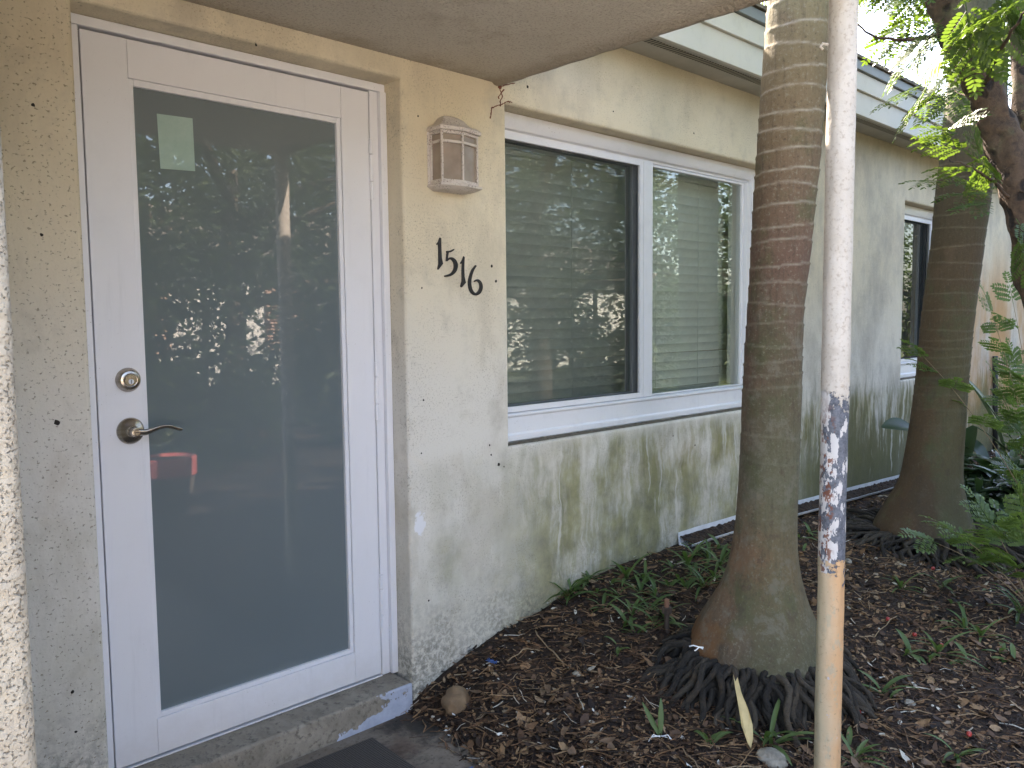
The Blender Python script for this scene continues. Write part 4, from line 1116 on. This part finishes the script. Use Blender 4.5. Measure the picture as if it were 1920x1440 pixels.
# ------------------------------------------------------------------ mulch litter
def litter():
    r_ = random.Random(77); mb = MB()
    def chip(x, y, s):
        z = ground_z(x, y)+r_.uniform(.001, .010); a = r_.uniform(0, 6.28); t1, t2 = r_.gauss(0, .38), r_.gauss(0, .38); asp = r_.uniform(.32, .65); cv = r_.uniform(-.35, .35)
        ca, sa = math.cos(a), math.sin(a); out = []
        for (u, v) in ((-1,0),(-.45,.9),(.4,.95),(1,0),(.4,-.95),(-.45,-.9)):
            lx, ly = u*s, v*s*asp; lz = cv*s*u*u + t1*lx + t2*ly
            out.append((x+lx*ca-ly*sa, y+lx*sa+ly*ca, z+lz))
        o = len(mb.v); mb.v.extend(out); mb.f += [(o, o+1, o+5), (o+1, o+2, o+4, o+5), (o+2, o+3, o+4)]
    def nut(x, y, s):
        z = ground_z(x, y)+s*.35; a = r_.uniform(0, 6.28); o = len(mb.v); ca, sa = math.cos(a), math.sin(a)
        for (h, rr) in ((-.8, .6), (0, 1.0), (.62, .78)):
            for k in range(6):
                b = k*math.pi/3; lx, ly = math.cos(b)*rr*s*1.25, math.sin(b)*rr*s*.9
                mb.v.append((x+lx*ca-ly*sa, y+lx*sa+ly*ca, z+h*s*.75))
        mb.v.append((x, y, z+s*.72))
        for l in range(2):
            for k in range(6): mb.f.append((o+l*6+k, o+l*6+(k+1) % 6, o+l*6+6+(k+1) % 6, o+l*6+6+k))
        for k in range(6): mb.f.append((o+12+k, o+12+(k+1) % 6, o+18))
    def twig(x, y, s):
        a = r_.uniform(0, 6.28); z = ground_z(x, y)+r_.uniform(.004, .012); rr = r_.uniform(.0008, .0022); pts = []
        for k in range(4):
            u = (k/3-.5)*2*s; pts.append((x+u*math.cos(a)+r_.uniform(-.1,.1)*s, y+u*math.sin(a)+r_.uniform(-.1,.1)*s, z+r_.uniform(-.003,.006)))
        mb.tube(pts, rr, 4, False)
    def far(x): return max(0, 1-(x-.9)/7)
    cnt = 0
    while cnt < 44000:
        x = .86+7.2*r_.random()**1.9; y = -2.0*r_.random()**.85+.0
        if x < 1.0 and y > -.9 and r_.random() > (x-.84)/.16*.8 + .03: continue
        if y > -.004: continue
        k = r_.random(); g_ = 1+.10*(x-1)
        if k < .52: chip(x, y, r_.uniform(.004, .013)*g_ if r_.random() < .8 else r_.uniform(.012, .026))
        elif k < .80: nut(x, y, r_.uniform(.0028, .0065)*g_)
        else: twig(x, y, r_.uniform(.015, .06))
        cnt += 1
    me = bpy.data.meshes.new('mulch_litter'); me.from_pydata(mb.v, [], mb.f); me.update(); me.materials.append(M['litter'])
    o = bpy.data.objects.new('mulch_litter', me); C.objects.link(o)
    tag(o, 'brown mulch of chips, seeds, twigs and leaf crumbs over the bed', 'mulch', kind='stuff')
litter()

# ------------------------------------------------------------------ single fallen leaves, petals, berries, scraps
def leaf_mesh(L, W, curl, seed):
    r_ = random.Random(seed); mb = MB(); seg = 10
    for i in range(seg+1):
        u = i/seg; w_ = W*.5*math.sin(math.pi*min(.985, max(.03, u)))**.8; z = curl*L*(u-.5)**2*2+.004
        mb.v += [((u-.5)*L, -w_, z+w_*.35), ((u-.5)*L, .02*W*math.sin(u*6), z), ((u-.5)*L, w_, z+w_*.25+.002*math.sin(u*9+seed))]
    for i in range(seg): a = 3*i; mb.f += [(a, a+1, a+4, a+3), (a+1, a+2, a+5, a+4)]
    return mb
leafs = [leaf_mesh(.052, .024, .3, 1), leaf_mesh(.065, .022, -.35, 2), leaf_mesh(.045, .026, .5, 3)]
lobj = [m_.build('fallen_leaf', M['dryleaf'], smooth=True) for m_ in leafs]
spots = [(700+U(40, 560), U(1180, 1430)) for _ in range(26)]+[(U(1590, 1910), U(1080, 1430)) for _ in range(20)]+[(1250,1000),(1400,1085)]
used = 0
for k, (px, py) in enumerate(spots):
    p = at_z(px, py, 0 if px < 1500 else -.02)
    if p.x < 1.05 and p.y > -.6: p.x += .25
    if k < 3: o = lobj[k]
    else: o = lobj[k % 3].copy(); C.objects.link(o)
    o.location = (p.x, p.y, ground_z(p.x, p.y)+.012); o.rotation_euler = (U(-.35,.35), U(-.35,.35), U(0, 6.28)); s_ = U(.7, 1.15); o.scale = (s_, s_, s_)
    tag(o, 'curled dry brown leaf lying on the mulch', 'leaf', 'fallen leaves on the mulch')
pet = leaf_mesh(.022, .009, .3, 5).build('white_petal', M['white_bit'], smooth=True)
for k, (px, py) in enumerate([(841,1338),(850,1318),(822,1317),(838,1332),(878,1293),(1030,1150),(1160,1180),(1180,1130),(1000,1255),(1112,1340),(1090,1425),(1140,1430),(1190,1090),(1290,1440-12),(935,1360),(1655,1240),(1618,1345)]):
    p = at_z(px, py, -.03 if py > 1250 else .05); o = pet if k == 0 else pet.copy()
    if k: C.objects.link(o)
    o.location = (p.x, p.y, ground_z(p.x, p.y)+.012); o.rotation_euler = (U(-.4,.4), U(-.4,.4), U(0,6.28)); s_ = U(.6, 1.1); o.scale = (s_,)*3
    tag(o, 'small white petal or husk on the dark mulch', 'petal', 'white petals on the mulch')
ber = MB().lathe([(.002,-.009),(.007,-.005),(.0085,0),(.007,.006),(.002,.009)], (0,0,0), 'Z', 12).build('red_berry', M['red_bit'], smooth=True)
for k, (px, py) in enumerate([(1749,1067),(1665,1167),(1715,1185),(1766,1200),(1818,1350),(1610,1312)]):
    p = at_z(px, py, .02); o = ber if k == 0 else ber.copy()
    if k: C.objects.link(o)
    o.location = (p.x, p.y, ground_z(p.x, p.y)+.014); o.rotation_euler = (1.3, 0, U(0, 6)); o.scale = (1, 1, U(.9, 1.5))
    tag(o, 'red berry fallen on the mulch right of the post', 'berry', 'red berries on the mulch')
def scrap(label, px, py, s, seed):
    r_ = random.Random(seed); p = at_z(px, py, .0); mb = MB(); n = 5
    for j in range(n+1):
        for i in range(n+1): mb.v.append(((i/n-.5)*s*(1+r_.uniform(-.25,.25)), (j/n-.5)*s*.6*(1+r_.uniform(-.3,.3)), r_.uniform(0, s*.3)))
    for j in range(n):
        for i in range(n): a = j*(n+1)+i; mb.f.append((a, a+1, a+n+2, a+n+1))
    o = mb.build('plastic_scrap', M['blue_bit']); o.location = (p.x, p.y, ground_z(p.x, p.y)+.012); o.rotation_euler.z = r_.uniform(0, 3)
    tag(o, label, 'scrap', 'blue scraps')
scrap('crumpled blue plastic scrap near the wall foot', 921, 1248, .04, 1); scrap('tiny blue plastic scrap at the edge of the porch concrete', 881, 1377, .016, 2)

# ------------------------------------------------------------------ weeds
def tuft(n_, L, W, seed):
    r_ = random.Random(seed); mb = MB()
    for i in range(n_):
        a = r_.uniform(0, 6.28); el = r_.uniform(.45, 1.35); d = Vector((math.cos(a)*math.cos(el), math.sin(a)*math.cos(el), math.sin(el))); s = Vector((-math.sin(a), math.cos(a), 0)); nr_ = s.cross(d); nr_ = nr_ if nr_.z > 0 else -nr_
        big_leaf(mb, Vector((r_.uniform(-.008,.008), r_.uniform(-.008,.008), -.004)), d, nr_.normalized(), L*r_.uniform(.6, 1.15), W*r_.uniform(.7, 1.2), 1.1, 7)
    return mb
tu = [tuft(7, .10, .013, 1), tuft(5, .085, .016, 2), tuft(9, .12, .011, 3), tuft(3, .075, .017, 4)]
tobj = [m_.build('weed_tuft', M['weed'], smooth=True) for m_ in tu]
wsp = [(1050,1110),(1062,1125),(1105,1090),(1120,1105),(1145,1095),(1160,1120),(1175,1085),(1130,1140),(1185,1150),(1200,1110),(1215,1135),(1225,1165),(1190,1185),(1160,1205),(1240,1080),(1262,1065),(1275,1085),(1290,1060),(1305,1080),(1320,1065),(1340,1085),(1330,1050),(1285,1105),(1255,1100),(1300,1040),(1350,1060),(1148,1220),(1040,1130),(1020,1148),(1230,1120),(1320,1100),(1245,1150),(1210,1085),(1170,1165),
       (1500,1010),(1515,1000),(1505,1035),(1345,1030),
       (1770,1100),(1785,1130),(1830,1085),(1845,1110),(1810,1180),(1840,1195),(1740,1235),(1760,1225),(1815,1240),(1905,1110),(1915,1150),(1690,1105),(1880,1230),(1650,1300),(1665,1310),(1600,1430),(1590,1400),(1440,1395),(1900,1240),(1700,1230),(1785,1060),(1860,1060),(1330,1395),(1800,1420)]
for k, (px, py) in enumerate(wsp):
    z = .12 if py < 1130 and px < 1400 else .03
    for _ in range(4): p = at_z(px, py, z); z = ground_z(p.x, p.y)
    if p.y > -.03: p.y = -.03
    o = tobj[k] if k < 4 else tobj[rnd.randrange(4)].copy()
    if k >= 4: C.objects.link(o)
    o.location = (p.x, p.y, ground_z(p.x, p.y)); o.rotation_euler.z = U(0, 6.28); s_ = U(.8, 1.45)*(1.1 if px < 1500 else 1.0); o.scale = (s_, s_, s_*U(.8, 1.1))
    tag(o, 'small green weed tuft sprouting from the mulch', 'weed', 'weed tufts in the mulch')
# sprouting pair of leaves with a fallen white flower below
p = at_z(1238, 1368, -.02); p.z = ground_z(p.x, p.y)
t = thing('seedling', 'two upright pointed green seedling leaves in front of the palm roots', 'seedling', tuple(p)); lf = MB()
D = (p-CAM).dot(_f)
for (tx, ty, w_) in ((1205, 1318, .016), (1240, 1310, .018)):
    lf = MB(); tip = at_d(tx, ty, D+.01); d = (tip-p).normalized(); big_leaf(lf, p.copy(), d, (-_f-d*(-_f).dot(d)).normalized(), (tip-p).length, w_, .12, 9); part(t, 'leaf', lf, M['weed'], smooth=True)
p = at_z(1238, 1388, -.03); p.z = ground_z(p.x, p.y)
t = thing('spider_flower', 'white stringy fallen flower in front of the green seedling', 'flower', tuple(p)); fl = MB()
for path in ([(1238,1382),(1222,1384),(1214,1395),(1210,1403)], [(1238,1384),(1225,1380),(1218,1388)], [(1240,1382),(1255,1386),(1262,1398),(1268,1408)], [(1240,1383),(1252,1380),(1260,1390),(1263,1402)]):
    q_ = [at_d(x, y, D-.02)+Vector((0,0,.004)) for x, y in path]; fl.tube(q_, .0016, 5)
part(t, 'petals', fl, M['flower'], smooth=True)
fl = MB()
for path in ([(1292,1212),(1300,1210),(1310,1213),(1319,1214)], [(1311,1213),(1305,1219),(1302,1220)], [(1311,1213),(1318,1217)]):
    fl.tube([at_d(x, y, 2.55) for x, y in path], .0022, 5)
tag(fl.build('white_sprig', M['flower'], smooth=True), 'small white twig-like sprig lying on top of the palm roots', 'sprig')
# a few longer twigs
tw = [[(1002,1214),(1030,1235),(1066,1262)], [(1195,1320),(1240,1335),(1245,1365)], [(1340,1420),(1390,1412),(1440,1416)], [(1680,1170),(1640,1200),(1600,1205)], [(1900,1155),(1870,1170),(1830,1190)], [(950,1250),(990,1235),(1020,1240)], [(1300,1440),(1370,1425),(1400,1408)]]
for path in tw:
    q_ = [at_z(x, y, 0) for x, y in path]; f_ = []
    for a, b in zip(q_, q_[1:]):
        for k in range(4): c = a.lerp(b, k/4); f_.append((c.x+U(-.004,.004), c.y+U(-.004,.004), ground_z(c.x, c.y)+.016))
    tag(MB().tube(f_, [U(.0016, .0030) for _ in f_], 6).build('twig', M['tan'], smooth=True), 'thin pale brown twig lying on the mulch', 'twig', 'twigs on the mulch')

# ------------------------------------------------------------------ what stands across the yard (mirrored in the door and windows) and behind the roof
def leaf_cloud(mb, c, rx, ry, rz, n_, s, r_, lo=0):
    k = 0
    while k < n_:
        p = Vector((r_.uniform(-1,1), r_.uniform(-1,1), r_.uniform(-1,1)))
        if p.length > 1: continue
        q = Vector((c[0]+p.x*rx, c[1]+p.y*ry, c[2]+p.z*rz))
        if noise.noise(q*1.6) < -.10+lo or noise.noise(q*4.3) < -.16: k += .2; continue
        d = Vector((r_.uniform(-1,1), r_.uniform(-1,1), r_.uniform(-1,.4))).normalized(); nn_ = d.orthogonal().normalized()
        leaflet(mb, q, d, nn_, s*r_.uniform(.7, 1.4), s*.55); k += 1
def yard_tree(label, x, y, h, cr, n_, seed, lean=0, group=None):
    r_ = random.Random(seed); t = thing('yard_tree', label, 'tree', (x, y, -.12), group)
    top = Vector((x+lean, y, h)); pts = [Vector((x, y, -.15)).lerp(top, k/8)+Vector((r_.uniform(-.06,.06), r_.uniform(-.06,.06), 0)) for k in range(9)]
    tb = MB().tube(pts, [.15*(1-.6*k/8) for k in range(9)], 12)
    for k in range(6):
        a = r_.uniform(0, 6.28); b0 = pts[4+k % 4]; b1 = b0+Vector((math.cos(a)*cr*.7, math.sin(a)*cr*.7, r_.uniform(.2, .9))); tb.tube([b0, b0.lerp(b1, .5)+Vector((0,0,.15)), b1], [.06, .04, .02], 7)
    part(t, 'trunk', tb, M['bark'], smooth=True)
    fo = MB()
    for k in range(6):
        a = 6.28*k/6; c = (top.x+math.cos(a)*cr*.5, top.y+math.sin(a)*cr*.5, h+r_.uniform(-.9, .7)); leaf_cloud(fo, c, cr*.65, cr*.65, cr*.55, n_//6, .085, r_)
    part(t, 'crown', fo, M['tree_leaf'])
yard_tree('bushy dark tree mirrored in the upper part of the door glass', 3.2, -6.0, 2.9, 2.3, 15000, 51)
yard_tree('bushy dark tree mirrored in the left half of the window', 7.2, -5.2, 2.9, 2.4, 15000, 52)
yard_tree('loose sunlit tree mirrored in the right half of the window', 11.2, -5.6, 2.8, 2.5, 14000, 53)
yard_tree('slim leaning tree mirrored beside the post in the door glass', 5.2, -7.6, 3.2, 2.4, 14000, 54, .5)
yard_tree('wide tree mirrored in the left edge of the door glass', 1.6, -7.9, 3.2, 2.3, 14000, 55)
yard_tree('tall tree rising behind the house roof next to the canopy', 9.0, 10.5, 5.6, 2.6, 9000, 56)
yard_tree('round tree mirrored at the far right edge of the window', 15.5, -6.2, 3.2, 3.0, 12000, 57)
yard_tree('dense tree added to darken the reflection in the far narrow window', 18.5, -4.6, 2.0, 2.6, 9000, 59)  # added to darken what the far window reflects
yard_tree('far dark tree mirrored through the gaps of the nearer ones', 9.0, -9.0, 3.4, 3.0, 12000, 58)
tl = MB(); r_ = random.Random(70)
for k in range(26):
    x = -1+.75*k; y = -8.6+1.2*math.sin(k*1.7); leaf_cloud(tl, (x, y, .8+.4*math.sin(k*2.3)), .7, .6, 1.3+.5*math.sin(k*1.1), 1500, .12, r_)
    tl.tube([(x, y, -.2), (x+.1, y, 1.2), (x+.05, y, 2.6)], [.07, .05, .03], 7)
tag(tl.build('undergrowth', M['tree_leaf']), 'dense dark undergrowth across the yard, mirrored in the glass', 'undergrowth', kind='stuff')
for (x, y, lab, sd_) in [(4.6, -5.0, 'low bush mirrored at the foot of the door glass reflection', 61), (6.2, -6.6, 'low bush mirrored in the lower left window pane', 62), (9.2, -5.4, 'low bush mirrored in the lower right window pane', 63), (2.6, -5.2, 'low bush mirrored below the dark trees in the door', 64)]:
    r_ = random.Random(sd_); t = thing('yard_bush', lab, 'bush', (x, y, -.12), 'bushes across the yard'); fo = MB(); leaf_cloud(fo, (x, y, .35), .9, .7, .75, 2600, .10, r_); part(t, 'foliage', fo, M['tree_leaf'])
    part(t, 'stem', MB().tube([(x, y, -.15), (x+.03, y, .3), (x, y+.05, .7)], [.03, .025, .015], 7), M['bark'])
nb = thing('neighbour_house', 'low pale house with brown shutters across the yard, mirrored in the door', 'house', (6, -14, -.12))
part(nb, 'wall', MB().box(-6, 20, -18, -13.5, -.12, 2.7), M['nb_wall'])
part(nb, 'roof', MB().add([(-6.5,-12.9,2.62),(20.5,-12.9,2.62),(20.5,-15.8,3.9),(-6.5,-15.8,3.9),(-6.5,-18.6,2.62),(20.5,-18.6,2.62)], [(0,1,2,3),(3,2,5,4),(0,3,4),(1,5,2),(0,4,5,1)]), M['shingle'])
for x in (1.5, 4.2, 7.4, 11.0):
    sb = MB()
    for k in range(18): sb.add([(x,-13.45,.75+k*.07),(x+1.2,-13.45,.75+k*.07),(x+1.2,-13.40,.69+k*.07),(x,-13.40,.69+k*.07)], [(0,1,2,3)])
    sb.box(x, x+1.2, -13.49, -13.46, .68, 2.0)
    part(nb, 'shutter', sb, M['nb_shut'])
pot = thing('plant_pot', 'round red pot, its lower part painted dark for shade, mirrored below the door handle', 'plant pot', (1.36, -3.02, -.1))
part(pot, 'pot_shaded_body', MB().lathe([(.10,-.1),(.14,.08),(.160,.20),(.168,.239)], (1.36,-3.02,0), 'Z', 32), M['bark'], smooth=math.radians(40))  # dark colour stands for the shade on the pot's lower part
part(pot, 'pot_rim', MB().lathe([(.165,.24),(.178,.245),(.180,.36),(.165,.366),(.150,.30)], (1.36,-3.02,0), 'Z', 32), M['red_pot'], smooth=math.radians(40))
part(pot, 'soil', MB().lathe([(.14,.33),(.144,.345),(.05,.35)], (1.36,-3.02,0), 'Z', 24), M['ground'])
# feathery palm fronds showing above the roof edge
c = at_d(1880, 60, 8.5)
ap = thing('background_palm', 'yellow-green palm fronds hanging over the roof edge behind the second palm', 'palm tree', (c.x, c.y, -.1)); r_ = random.Random(5)
part(ap, 'trunk', MB().tube([(c.x, c.y, -.2), (c.x, c.y, c.z*.5), tuple(c)], [.10, .08, .06], 10), M['bark'], smooth=True)
cr = MB()
for a in (0.0, .7, 1.5, 2.4, 3.0, 3.5, 4.1, 4.9, 5.6): frond(cr, c, a, r_.uniform(.2, .9), 1.5, r_, 40, .38)
part(ap, 'crown', cr, M['frond'])
